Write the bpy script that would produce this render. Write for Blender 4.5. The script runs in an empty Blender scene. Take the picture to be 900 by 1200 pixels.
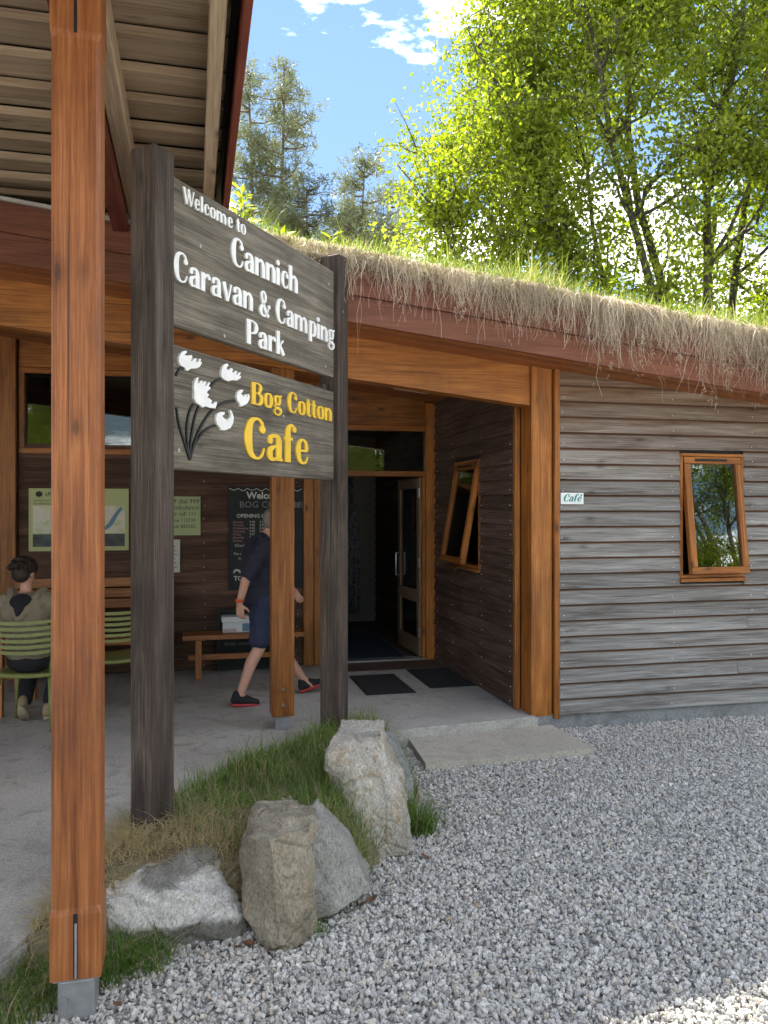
import bpy, bmesh, math, random
import numpy as np
from mathutils import Vector, Matrix, noise

random.seed(7)
RNG = np.random.default_rng(7)
R = math.radians
scene = bpy.context.scene
COL = scene.collection

# ------------------------------------------------------------------ camera, sky, sun, exposure
CAM_H = 1.88
cam_d = bpy.data.cameras.new("camera")
cam = bpy.data.objects.new("camera", cam_d)
COL.objects.link(cam)
cam.location = (0, 0, CAM_H)
cam.rotation_euler = (R(90), 0, 0)
cam_d.sensor_fit = 'VERTICAL'
cam_d.sensor_height = 36
cam_d.sensor_width = 27
cam_d.lens = 27.9
cam_d.shift_y = -0.0025
cam_d.clip_start = 0.05
cam_d.clip_end = 2000
scene.camera = cam

SUN_EL, SUN_AZ = R(50.5), R(-24)          # azimuth from +Y, negative towards -X (behind the cafe, to the left)
CLOUD_X, CLOUD_Y = 6.6, 0.09
SKY_K, SKY_G = 2.2, 0.80
world = bpy.data.worlds.new("World")
scene.world = world
world.use_nodes = True
wn, wl = world.node_tree.nodes, world.node_tree.links
wn.clear()
w_out = wn.new('ShaderNodeOutputWorld')
w_bg = wn.new('ShaderNodeBackground'); w_bg.inputs['Strength'].default_value = 0.15
sky = wn.new('ShaderNodeTexSky'); sky.sky_type = 'NISHITA'
sky.sun_disc = False
sky.sun_elevation = SUN_EL
sky.sun_rotation = SUN_AZ
sky.altitude = 100; sky.air_density = 1.0; sky.dust_density = 0.0; sky.ozone_density = 2.0
w_tc = wn.new('ShaderNodeTexCoord')
w_sep = wn.new('ShaderNodeSeparateXYZ')
w_add = wn.new('ShaderNodeMath'); w_add.operation = 'ADD'; w_add.inputs[1].default_value = 0.12
w_max = wn.new('ShaderNodeMath'); w_max.operation = 'MAXIMUM'; w_max.inputs[1].default_value = 0.05
w_dx = wn.new('ShaderNodeMath'); w_dx.operation = 'DIVIDE'
w_dy = wn.new('ShaderNodeMath'); w_dy.operation = 'DIVIDE'
w_cmb = wn.new('ShaderNodeCombineXYZ')
w_n1 = wn.new('ShaderNodeTexNoise'); w_n1.inputs['Scale'].default_value = 1.5; w_n1.inputs['Detail'].default_value = 9; w_n1.inputs['Roughness'].default_value = 0.62; w_n1.inputs['Distortion'].default_value = 0.35
w_rmp = wn.new('ShaderNodeValToRGB')
w_rmp.color_ramp.elements[0].position = 0.50; w_rmp.color_ramp.elements[0].color = (0, 0, 0, 1)
w_rmp.color_ramp.elements[1].position = 0.66; w_rmp.color_ramp.elements[1].color = (1, 1, 1, 1)
w_mix = wn.new('ShaderNodeMixRGB'); w_mix.inputs[2].default_value = (12, 11.9, 11.8, 1)  # extra clouds, brightened for fill light; the offset keeps most out of view
wl.new(w_tc.outputs['Generated'], w_sep.inputs[0])
wl.new(w_sep.outputs['Z'], w_add.inputs[0]); wl.new(w_add.outputs[0], w_max.inputs[0])
wl.new(w_sep.outputs['X'], w_dx.inputs[0]); wl.new(w_max.outputs[0], w_dx.inputs[1])
wl.new(w_sep.outputs['Y'], w_dy.inputs[0]); wl.new(w_max.outputs[0], w_dy.inputs[1])
wl.new(w_dx.outputs[0], w_cmb.inputs[0]); wl.new(w_dy.outputs[0], w_cmb.inputs[1])
w_off = wn.new('ShaderNodeVectorMath'); w_off.operation = 'ADD'; w_off.inputs[1].default_value = (CLOUD_X, CLOUD_Y, 0)
wl.new(w_cmb.outputs[0], w_off.inputs[0]); wl.new(w_off.outputs[0], w_n1.inputs['Vector'])
wl.new(w_n1.outputs['Fac'], w_rmp.inputs[0])
# even the dome out: luminance rolls off so that the low sky is not many times brighter than the zenith
w_bw = wn.new('ShaderNodeRGBToBW'); w_k = wn.new('ShaderNodeMath'); w_k.operation = 'MULTIPLY_ADD'; w_k.inputs[1].default_value = 1 / SKY_K; w_k.inputs[2].default_value = 1.0
w_dv = wn.new('ShaderNodeMath'); w_dv.operation = 'DIVIDE'; w_dv.inputs[0].default_value = SKY_G
w_sc = wn.new('ShaderNodeVectorMath'); w_sc.operation = 'SCALE'
wl.new(sky.outputs[0], w_bw.inputs[0]); wl.new(w_bw.outputs[0], w_k.inputs[0]); wl.new(w_k.outputs[0], w_dv.inputs[1]); wl.new(sky.outputs[0], w_sc.inputs[0]); wl.new(w_dv.outputs[0], w_sc.inputs['Scale'])
w_up = wn.new('ShaderNodeMapRange'); w_up.inputs[1].default_value = 0.02; w_up.inputs[2].default_value = 0.10; wl.new(w_sep.outputs['Z'], w_up.inputs[0])
w_cm = wn.new('ShaderNodeMath'); w_cm.operation = 'MULTIPLY'; wl.new(w_rmp.outputs[0], w_cm.inputs[0]); wl.new(w_up.outputs[0], w_cm.inputs[1])
wl.new(w_cm.outputs[0], w_mix.inputs[0]); wl.new(w_sc.outputs[0], w_mix.inputs[1])
wl.new(w_mix.outputs[0], w_bg.inputs['Color']); wl.new(w_bg.outputs[0], w_out.inputs[0])

sun_dir = Vector((math.sin(SUN_AZ) * math.cos(SUN_EL), math.cos(SUN_AZ) * math.cos(SUN_EL), math.sin(SUN_EL)))
sun_d = bpy.data.lights.new("sun", 'SUN'); sun_d.energy = 4.0; sun_d.angle = R(0.53); sun_d.color = (1.0, 0.95, 0.86)
sun = bpy.data.objects.new("sun", sun_d); COL.objects.link(sun)
sun.rotation_euler = (-sun_dir).to_track_quat('-Z', 'Y').to_euler()
sun.location = sun_dir * 40

vs = scene.view_settings
vs.view_transform = 'Standard'; vs.look = 'None'; vs.gamma = 1.0; vs.exposure = 2.2
try: vs.use_curve_mapping = False
except Exception: pass
scene.render.engine = 'CYCLES'
cy = scene.cycles
cy.use_denoising = True
cy.use_adaptive_sampling = True; cy.adaptive_threshold = 0.025
cy.max_bounces = 7; cy.diffuse_bounces = 3; cy.glossy_bounces = 4; cy.transmission_bounces = 6; cy.transparent_max_bounces = 12
cy.sample_clamp_indirect = 8.0
cy.caustics_reflective = False; cy.caustics_refractive = False

# ------------------------------------------------------------------ frames of reference
BA = R(13.5)                                   # the cafe's front runs 13.5 degrees off the picture plane
BO = Vector((1.32, 6.75, 0))                   # foot of the corner column
BU = Vector((math.cos(BA), math.sin(BA), 0)); BV = Vector((-math.sin(BA), math.cos(BA), 0))
SLOPE = -0.114                                 # the turf roof falls towards the right-hand end
FZ = 0.13                                      # top of the concrete slab
def W(u, v, z=0.0): return BO + BU * u + BV * v + Vector((0, 0, z))
def at(px, py, Y):                              # a point seen in the photograph, at its distance Y
    return Vector(((px - 450) / 930 * Y, Y, CAM_H - (py - 597) / 930 * Y))

# ------------------------------------------------------------------ helpers
class MB:
    def __init__(s): s.v = []; s.f = []
    def add(s, vs_, fs_):
        o = len(s.v); s.v.extend([tuple(p) for p in vs_]); s.f.extend([tuple(o + i for i in f) for f in fs_]); return s
    def box(s, x0, x1, y0, y1, z0, z1, slope=0.0):
        p = [(x, y, z + slope * x) for z in (z0, z1) for (x, y) in ((x0, y0), (x1, y0), (x1, y1), (x0, y1))]
        return s.add(p, [(0, 3, 2, 1), (4, 5, 6, 7), (0, 1, 5, 4), (1, 2, 6, 5), (2, 3, 7, 6), (3, 0, 4, 7)])
    def prism(s, prof, a0, a1, axis='x'):
        n = len(prof)
        if axis == 'x': p = [(a, q[0], q[1]) for a in (a0, a1) for q in prof]
        elif axis == 'y': p = [(q[0], a, q[1]) for a in (a0, a1) for q in prof]
        else: p = [(q[0], q[1], a) for a in (a0, a1) for q in prof]
        fs_ = [tuple(range(n))[::-1], tuple(range(n, 2 * n))] + [(i, (i + 1) % n, n + (i + 1) % n, n + i) for i in range(n)]
        return s.add(p, fs_)
    def tube(s, pts, radii, sides=6, caps=True):
        pts = [Vector(p) for p in pts]; n = len(pts); base = len(s.v); prev = None
        for i, p in enumerate(pts):
            t = (pts[min(i + 1, n - 1)] - pts[max(i - 1, 0)])
            t = t.normalized() if t.length > 1e-9 else Vector((0, 0, 1))
            ref = Vector((0, 0, 1)) if abs(t.z) < 0.9 else Vector((1, 0, 0))
            if prev is not None and (prev - t * prev.dot(t)).length > 1e-4: a = (prev - t * prev.dot(t)).normalized()
            else: a = t.cross(ref).normalized()
            prev = a; b = t.cross(a)
            r = radii[i] if hasattr(radii, '__len__') else radii
            for k in range(sides):
                an = 2 * math.pi * k / sides
                s.v.append(tuple(p + (a * math.cos(an) + b * math.sin(an)) * r))
        for i in range(n - 1):
            for k in range(sides):
                k2 = (k + 1) % sides
                s.f.append((base + i * sides + k, base + i * sides + k2, base + (i + 1) * sides + k2, base + (i + 1) * sides + k))
        if caps:
            s.f.append(tuple(base + k for k in range(sides))[::-1]); s.f.append(tuple(base + (n - 1) * sides + k for k in range(sides)))
        return s
    def ellipsoid(s, c, r, rot=None, seg=16, ring=10):
        c = Vector(c); vs_ = []; fs_ = []
        M = rot if rot else Matrix.Identity(3)
        vs_.append(c + M @ Vector((0, 0, -r[2])))
        for i in range(1, ring):
            th = -math.pi / 2 + math.pi * i / ring
            for k in range(seg):
                ph = 2 * math.pi * k / seg
                vs_.append(c + M @ Vector((r[0] * math.cos(th) * math.cos(ph), r[1] * math.cos(th) * math.sin(ph), r[2] * math.sin(th))))
        vs_.append(c + M @ Vector((0, 0, r[2]))); top = len(vs_) - 1
        for k in range(seg):
            fs_.append((0, 1 + (k + 1) % seg, 1 + k)); b = 1 + (ring - 2) * seg
            fs_.append((b + k, b + (k + 1) % seg, top))
        for i in range(ring - 2):
            for k in range(seg):
                a = 1 + i * seg
                fs_.append((a + k, a + (k + 1) % seg, a + seg + (k + 1) % seg, a + seg + k))
        return s.add(vs_, fs_)
    def capsule(s, p0, r0, p1, r1, sides=14):
        p0 = Vector(p0); p1 = Vector(p1); d = (p1 - p0).normalized()
        pts, rr = [], []
        for k in range(4):
            a = math.pi / 2 * (1 - k / 4); pts.append(p0 - d * r0 * math.sin(a)); rr.append(max(r0 * math.cos(a), 1e-4))
        pts.append(p0); rr.append(r0); pts.append(p1); rr.append(r1)
        for k in range(1, 5):
            a = math.pi / 2 * k / 4; pts.append(p1 + d * r1 * math.sin(a)); rr.append(max(r1 * math.cos(a), 1e-4))
        return s.tube(pts, rr, sides)
    def mesh(s, name, smooth=False):
        m = bpy.data.meshes.new(name); m.from_pydata(s.v, [], s.f)
        if smooth: m.polygons.foreach_set('use_smooth', [True] * len(m.polygons))
        m.update(); return m
    def build(s, name, mat, parent=None, smooth=False): return link(name, s.mesh(name, smooth), mat, parent)

def link(name, mesh, mat, parent=None):
    o = bpy.data.objects.new(name, mesh); COL.objects.link(o)
    if mat is not None:
        mesh.materials.clear(); mesh.materials.append(mat)
    if parent is not None: o.parent = parent
    return o
def tag(o, label=None, cat=None, group=None, kind=None):
    if label: o['label'] = label
    if cat: o['category'] = cat
    if group: o['group'] = group
    if kind: o['kind'] = kind
    return o
def thing(name, label, cat, loc=(0, 0, 0), rotz=0.0, group=None):
    o = bpy.data.objects.new(name, None); COL.objects.link(o); o.empty_display_size = 0.1
    o.location = loc; o.rotation_euler = (0, 0, rotz)
    return tag(o, label, cat, group)
def bthing(name, label, cat, group=None): return thing(name, label, cat, BO, BA, group)   # things fixed to the cafe: its frame
def bbox(name, x0, x1, y0, y1, z0, z1, mat, parent=None, bev=0.006, slope=0.0, seg=1):
    bm = bmesh.new(); b = MB().box(x0, x1, y0, y1, z0, z1)
    vv = [bm.verts.new(p) for p in b.v]
    for f in b.f: bm.faces.new([vv[i] for i in f])
    if bev > 0: bmesh.ops.bevel(bm, geom=bm.edges[:], offset=bev, segments=seg, affect='EDGES', profile=0.6)
    if slope:
        for v in bm.verts: v.co.z += slope * v.co.x
    m = bpy.data.meshes.new(name); bm.to_mesh(m); bm.free()
    return link(name, m, mat, parent)
def evaluated(mb, name, mods):
    o = bpy.data.objects.new(name, mb.mesh(name)); COL.objects.link(o)
    for t, kw in mods:
        md = o.modifiers.new(t, t)
        for k, val in kw.items(): setattr(md, k, val)
    dg = bpy.context.evaluated_depsgraph_get(); m = bpy.data.meshes.new_from_object(o.evaluated_get(dg))
    old = o.data; bpy.data.objects.remove(o); bpy.data.meshes.remove(old); m.name = name
    return m
def blend(mb, name, mat, parent, voxel=0.012, smooth=4):
    m = evaluated(mb, name, [('REMESH', dict(mode='VOXEL', voxel_size=voxel)), ('SMOOTH', dict(factor=0.5, iterations=smooth))])
    m.polygons.foreach_set('use_smooth', [True] * len(m.polygons))
    return link(name, m, mat, parent)

# ------------------------------------------------------------------ materials
def new_mat(name):
    m = bpy.data.materials.new(name); m.use_nodes = True
    nt = m.node_tree; b = nt.nodes['Principled BSDF']
    return m, nt.nodes, nt.links, b
def nd(ns, t, **kw):
    n = ns.new(t)
    for k, v in kw.items():
        if k in ('op',): n.operation = v
        elif k == 'inp':
            for i, x in v.items(): n.inputs[i].default_value = x
        else: setattr(n, k, v)
    return n
def ramp(ns, stops, interp='LINEAR'):
    r = ns.new('ShaderNodeValToRGB'); cr = r.color_ramp; cr.interpolation = interp
    while len(cr.elements) > 1: cr.elements.remove(cr.elements[-1])
    for i, (p, c) in enumerate(stops):
        e = cr.elements[0] if i == 0 else cr.elements.new(p)
        e.position = p; e.color = (*c, 1) if len(c) == 3 else c
    return r
def g3(v): return (v, v, v)
def plain(name, col, rough=0.6, metal=0.0, var=0.12, scale=30, bump=0.05, spec=0.4):
    m, ns, ls, b = new_mat(name)
    tc = ns.new('ShaderNodeTexCoord'); n = nd(ns, 'ShaderNodeTexNoise', inp={'Scale': scale, 'Detail': 5, 'Roughness': .6})
    ls.new(tc.outputs['Object'], n.inputs['Vector'])
    r = ramp(ns, [(.25, tuple(c * (1 - var) for c in col)), (.75, tuple(min(1, c * (1 + var)) for c in col))])
    ls.new(n.outputs['Fac'], r.inputs[0]); ls.new(r.outputs[0], b.inputs['Base Color'])
    b.inputs['Roughness'].default_value = rough; b.inputs['Metallic'].default_value = metal; b.inputs['Specular IOR Level'].default_value = spec
    if bump:
        bp = nd(ns, 'ShaderNodeBump', inp={'Strength': bump, 'Distance': .01}); ls.new(n.outputs['Fac'], bp.inputs['Height']); ls.new(bp.outputs[0], b.inputs['Normal'])
    return m
def wood(name, dark, mid, light, axis='x', rough=0.55, knots=0.5, fine=60, coarse=9, along=0.9, bump=0.25, spec=0.35, rand=0.22, weather=None, cracks=0.0, coat=0.0, sheltered=None):
    """Timber with grain along one local axis. weather=(z_low, z_high, grey, grey2): boards silver below; sheltered=(pitch, z0, colour): the strip of each lapped board tucked under the one above keeps its colour."""
    m, ns, ls, b = new_mat(name)
    tc = ns.new('ShaderNodeTexCoord'); oi = ns.new('ShaderNodeObjectInfo')
    off = ns.new('ShaderNodeCombineXYZ')
    for i, k in enumerate((17.3, 41.7, 29.1)):
        mm = nd(ns, 'ShaderNodeMath', op='MULTIPLY', inp={1: k}); ls.new(oi.outputs['Random'], mm.inputs[0]); ls.new(mm.outputs[0], off.inputs[i])
    add = nd(ns, 'ShaderNodeVectorMath', op='ADD'); ls.new(tc.outputs['Object'], add.inputs[0]); ls.new(off.outputs[0], add.inputs[1])
    def mapped(a, c):
        mp = ns.new('ShaderNodeMapping'); mp.inputs['Scale'].default_value = {'x': (a, c, c), 'y': (c, a, c), 'z': (c, c, a)}[axis]
        ls.new(add.outputs[0], mp.inputs['Vector']); return mp
    m1 = mapped(along, coarse); m2 = mapped(along * 2.6, fine * 1.7); mk = mapped(2.4, 6.0)
    n1 = nd(ns, 'ShaderNodeTexNoise', inp={'Scale': 1.0, 'Detail': 5, 'Roughness': .62, 'Distortion': .9}); ls.new(m1.outputs[0], n1.inputs['Vector'])
    n2 = nd(ns, 'ShaderNodeTexNoise', inp={'Scale': 1.0, 'Detail': 4, 'Roughness': .7}); ls.new(m2.outputs[0], n2.inputs['Vector'])
    mixn = nd(ns, 'ShaderNodeMath', op='MULTIPLY_ADD', inp={1: 0.55}); ls.new(n2.outputs['Fac'], mixn.inputs[0])
    half = nd(ns, 'ShaderNodeMath', op='MULTIPLY', inp={1: 0.45}); ls.new(n1.outputs['Fac'], half.inputs[0]); ls.new(half.outputs[0], mixn.inputs[2])
    r1 = ramp(ns, [(.36, dark), (.5, mid), (.64, light)]); ls.new(mixn.outputs[0], r1.inputs[0])
    col = r1.outputs[0]
    if weather:
        sp = ns.new('ShaderNodeSeparateXYZ'); ls.new(tc.outputs['Object'], sp.inputs[0])
        mr = nd(ns, 'ShaderNodeMapRange', inp={1: weather[0], 2: weather[1], 3: 1.0, 4: 0.0}); ls.new(sp.outputs['Z'], mr.inputs[0])
        wn_ = nd(ns, 'ShaderNodeMath', op='MULTIPLY_ADD', inp={1: .9, 2: -.45}); ls.new(n1.outputs['Fac'], wn_.inputs[0])
        ad = nd(ns, 'ShaderNodeMath', op='ADD', use_clamp=True); ls.new(mr.outputs[0], ad.inputs[0]); ls.new(wn_.outputs[0], ad.inputs[1])
        rg = ramp(ns, [(.36, weather[2]), (.5, tuple((a + c) / 2 for a, c in zip(weather[2], weather[3]))), (.64, weather[3])]); ls.new(mixn.outputs[0], rg.inputs[0])
        mx = ns.new('ShaderNodeMixRGB'); ls.new(ad.outputs[0], mx.inputs[0]); ls.new(col, mx.inputs[1]); ls.new(rg.outputs[0], mx.inputs[2]); col = mx.outputs[0]
        if sheltered:
            pz = nd(ns, 'ShaderNodeMath', op='MULTIPLY_ADD', inp={1: 1 / sheltered[0], 2: -sheltered[1] / sheltered[0]}); ls.new(sp.outputs['Z'], pz.inputs[0])
            fr = nd(ns, 'ShaderNodeMath', op='FRACT'); ls.new(pz.outputs[0], fr.inputs[0])
            nj = nd(ns, 'ShaderNodeMath', op='MULTIPLY_ADD', inp={1: .18}); ls.new(n1.outputs['Fac'], nj.inputs[0]); ls.new(fr.outputs[0], nj.inputs[2])
            rs = ramp(ns, [(.90, g3(0)), (1.0, g3(1))]); ls.new(nj.outputs[0], rs.inputs[0])
            mq = nd(ns, 'ShaderNodeMixRGB', inp={2: (*sheltered[2], 1)}); ls.new(rs.outputs[0], mq.inputs[0]); ls.new(col, mq.inputs[1]); col = mq.outputs[0]
    if knots > 0:
        vo = nd(ns, 'ShaderNodeTexVoronoi', inp={'Scale': 1.0, 'Randomness': 1.0}); ls.new(mk.outputs[0], vo.inputs['Vector'])
        kd = nd(ns, 'ShaderNodeMath', op='MULTIPLY_ADD', inp={1: .07}); ls.new(n2.outputs['Fac'], kd.inputs[0]); ls.new(vo.outputs['Distance'], kd.inputs[2])
        rk = ramp(ns, [(.0, g3(1)), (.09, g3(.9)), (.13, g3(.4)), (.24, g3(0))]); ls.new(kd.outputs[0], rk.inputs[0])
        ks = nd(ns, 'ShaderNodeMath', op='MULTIPLY', inp={1: knots}); ls.new(rk.outputs[0], ks.inputs[0])
        mk2 = nd(ns, 'ShaderNodeMixRGB', inp={2: (*[c * .28 for c in dark], 1)}); ls.new(ks.outputs[0], mk2.inputs[0]); ls.new(col, mk2.inputs[1]); col = mk2.outputs[0]
    if cracks > 0:
        mc = mapped(.45, 34); nc = nd(ns, 'ShaderNodeTexNoise', inp={'Scale': 1.0, 'Detail': 2, 'Roughness': .5, 'Distortion': .3}); ls.new(mc.outputs[0], nc.inputs['Vector'])
        rc = ramp(ns, [(.66, g3(0)), (.70, g3(cracks)), (.74, g3(cracks))]); ls.new(nc.outputs['Fac'], rc.inputs[0])
        mcx = nd(ns, 'ShaderNodeMixRGB', inp={2: (*[c * .35 for c in dark], 1)}); ls.new(rc.outputs[0], mcx.inputs[0]); ls.new(col, mcx.inputs[1]); col = mcx.outputs[0]
        ng_ = nd(ns, 'ShaderNodeTexNoise', inp={'Scale': 2.6, 'Detail': 5, 'Roughness': .65}); ls.new(add.outputs[0], ng_.inputs['Vector'])
        rf = ramp(ns, [(.3, g3(.72)), (.55, g3(1.0)), (.75, g3(1.25))]); ls.new(ng_.outputs['Fac'], rf.inputs[0])
        mf = nd(ns, 'ShaderNodeMixRGB', blend_type='MULTIPLY', inp={0: .8}); ls.new(col, mf.inputs[1]); ls.new(rf.outputs[0], mf.inputs[2]); col = mf.outputs[0]
    hs = ns.new('ShaderNodeHueSaturation')
    vr = nd(ns, 'ShaderNodeMapRange', inp={3: 1 - rand, 4: 1 + rand}); ls.new(oi.outputs['Random'], vr.inputs[0])
    ls.new(vr.outputs[0], hs.inputs['Value']); ls.new(col, hs.inputs['Color']); ls.new(hs.outputs[0], b.inputs['Base Color'])
    b.inputs['Roughness'].default_value = rough; b.inputs['Specular IOR Level'].default_value = spec; b.inputs['Coat Weight'].default_value = coat; b.inputs['Coat Roughness'].default_value = .35
    bp = nd(ns, 'ShaderNodeBump', inp={'Strength': bump, 'Distance': .004}); ls.new(mixn.outputs[0], bp.inputs['Height']); ls.new(bp.outputs[0], b.inputs['Normal'])
    return m

OR_D, OR_M, OR_L = (.16, .048, .008), (.30, .104, .017), (.45, .18, .04)
M = {}
for ax in 'xyz':
    M['orange_' + ax] = wood('orange_stained_pine_' + ax, OR_D, OR_M, OR_L, ax, rough=.5, knots=.85, coat=.10, cracks=.55, coarse=12)
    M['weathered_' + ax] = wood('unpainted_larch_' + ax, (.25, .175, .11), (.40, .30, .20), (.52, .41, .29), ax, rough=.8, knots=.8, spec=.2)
M['post_z'] = wood('reddish_stained_post', (.13, .038, .011), (.25, .082, .022), (.38, .148, .05), 'z', rough=.55, knots=.75, coat=.06, rand=.03, cracks=.8, coarse=13)
M['red_x'] = wood('oxblood_fascia', (.095, .031, .016), (.16, .056, .030), (.23, .09, .052), 'x', rough=.6, knots=.3, rand=.12)
M['red_y'] = wood('oxblood_beam', (.09, .02, .012), (.15, .034, .02), (.21, .06, .035), 'y', rough=.6, knots=.3, rand=.12)
M['ceiling_x'] = wood('stained_ceiling_board', (.16, .05, .015), (.27, .095, .03), (.36, .14, .05), 'x', rough=.55, knots=.35)
PITCH = .134
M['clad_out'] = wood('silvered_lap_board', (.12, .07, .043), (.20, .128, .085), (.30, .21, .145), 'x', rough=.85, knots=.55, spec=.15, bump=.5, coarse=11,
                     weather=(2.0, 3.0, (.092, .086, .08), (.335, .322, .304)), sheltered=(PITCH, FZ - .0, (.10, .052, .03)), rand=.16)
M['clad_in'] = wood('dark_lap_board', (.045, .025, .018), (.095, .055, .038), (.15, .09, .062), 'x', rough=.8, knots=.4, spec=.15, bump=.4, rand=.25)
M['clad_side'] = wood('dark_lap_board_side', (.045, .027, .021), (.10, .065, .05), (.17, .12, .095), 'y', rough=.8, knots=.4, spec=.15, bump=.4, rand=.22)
M['sign_post'] = wood('dark_stained_sign_post', (.028, .021, .017), (.065, .049, .040), (.155, .122, .10), 'z', rough=.75, knots=.5, cracks=.6, fine=110, spec=.2, bump=.5, rand=.1)
M['sign_board'] = wood('weathered_sign_board', (.065, .056, .043), (.135, .118, .093), (.24, .212, .17), 'x', rough=.85, knots=.6, cracks=.5, fine=90, coarse=12, spec=.12, bump=.6, rand=.1)
M['door_x'] = wood('brown_door_wood_x', (.09, .055, .03), (.17, .11, .065), (.26, .18, .11), 'x', rough=.5, knots=.2)
M['door_z'] = wood('brown_door_wood', (.09, .055, .03), (.17, .11, .065), (.26, .18, .11), 'z', rough=.5, knots=.2)
M['furn_x'] = wood('varnished_bench_pine', (.17, .06, .02), (.30, .12, .04), (.42, .19, .07), 'x', rough=.45, knots=.4)
M['furn_z'] = wood('varnished_leg_pine', (.17, .06, .02), (.30, .12, .04), (.42, .19, .07), 'z', rough=.45, knots=.4)
M['white'] = plain('white_letter_paint', (.76, .755, .73), .55, var=.10, scale=14)
M['yellow'] = plain('yellow_letter_paint', (.78, .50, .045), .55, var=.10, scale=14)
M['black'] = plain('black_paint', (.012, .012, .013), .5)
M['metal'] = plain('galvanised_steel', (.42, .43, .44), .5, .85, var=.2, scale=18)
M['flash'] = plain('pale_roof_flashing', (.42, .40, .37), .6, .0, var=.15)
M['screw'] = plain('zinc_screw', (.35, .34, .32), .5, .4)
M['screw_bright'] = plain('bright_nail', (.7, .7, .7), .35, .3)
M['steel'] = plain('brushed_steel', (.6, .6, .6), .3, .9)
M['green_plastic'] = plain('olive_green_plastic', (.19, .20, .06), .45, var=.05, bump=0)
M['rubber'] = plain('dark_rubber', (.02, .02, .022), .8)
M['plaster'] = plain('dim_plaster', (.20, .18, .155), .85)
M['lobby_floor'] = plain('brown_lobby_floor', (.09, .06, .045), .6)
M['blue_mat'] = plain('dark_blue_mat', (.012, .022, .045), .95, scale=200, var=.35)
M['skin'] = plain('skin', (.50, .27, .19), .55, var=.08)
M['navy'] = plain('navy_cotton', (.022, .021, .036), .9, var=.25, scale=120)
M['denim'] = plain('blue_denim', (.024, .030, .062), .9, var=.35, scale=60)
M['hair_grey'] = plain('short_grey_hair', (.20, .17, .14), .9, var=.4, scale=150, bump=.4)
M['hair_brown'] = plain('dark_brown_hair', (.022, .013, .009), .6, var=.5, scale=90, bump=.5)
M['khaki'] = plain('khaki_hoodie', (.215, .18, .125), .95, var=.05, scale=60, bump=.15)
M['dark_cloth'] = plain('near_black_cloth', (.015, .015, .018), .95)
M['shoe_tan'] = plain('tan_suede_shoe', (.30, .22, .12), .85)
M['sole'] = plain('pale_sole', (.45, .38, .26), .7)
M['shoe_black'] = plain('black_running_shoe', (.01, .01, .012), .7)
M['red_sole'] = plain('red_rubber_sole', (.35, .03, .035), .6)
M['orange_band'] = plain('orange_wristband', (.55, .09, .02), .6)
M['chalkboard'] = plain('chalkboard_black', (.018, .02, .021), .75, var=.35, scale=7, bump=0)
M['chalk'] = plain('chalk', (.50, .50, .48), .9)
M['chalk_pink'] = plain('pink_chalk', (.36, .20, .20), .9)
M['chalk_dim'] = plain('faint_chalk', (.20, .21, .21), .9)
M['paper_green'] = plain('pale_green_paper', (.34, .40, .21), .8, var=.05)
M['paper'] = plain('pale_paper', (.50, .49, .44), .8, var=.06)
M['lime'] = plain('lime_poster_card', (.40, .43, .20), .6, var=.04)
M['ink'] = plain('dark_ink', (.02, .03, .025), .8)
M['teal'] = plain('teal_letter', (.03, .22, .20), .5)
M['sign_white'] = plain('white_enamel', (.72, .76, .76), .35, var=.03)
M['light_tube'] = plain('white_light_fitting', (.75, .75, .73), .3, var=.02)
M['curtain'] = plain('patterned_curtain', (.16, .16, .17), .95, var=.9, scale=22)
M['white_box'] = plain('white_box_card', (.62, .64, .66), .6, var=.05)
M['blue_print'] = plain('blue_print', (.12, .22, .32), .6)
M['pink_print'] = plain('pink_print', (.50, .38, .38), .6)

def glass_mat(name, tint=(.9, .95, .93), refl=1.0):
    m, ns, ls, b = new_mat(name); ns.remove(b); out = ns['Material Output']
    tr = nd(ns, 'ShaderNodeBsdfTransparent', inp={0: (*tint, 1)}); gl = nd(ns, 'ShaderNodeBsdfGlossy', inp={'Roughness': 0.0})
    fr = nd(ns, 'ShaderNodeFresnel', inp={0: 1.52}); mu = nd(ns, 'ShaderNodeMath', op='MULTIPLY', use_clamp=True, inp={1: 1.9 * refl}); mx = ns.new('ShaderNodeMixShader')
    ls.new(fr.outputs[0], mu.inputs[0]); ls.new(mu.outputs[0], mx.inputs[0]); ls.new(tr.outputs[0], mx.inputs[1]); ls.new(gl.outputs[0], mx.inputs[2]); ls.new(mx.outputs[0], out.inputs[0])
    return m
M['glass'] = glass_mat('window_glass')

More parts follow.
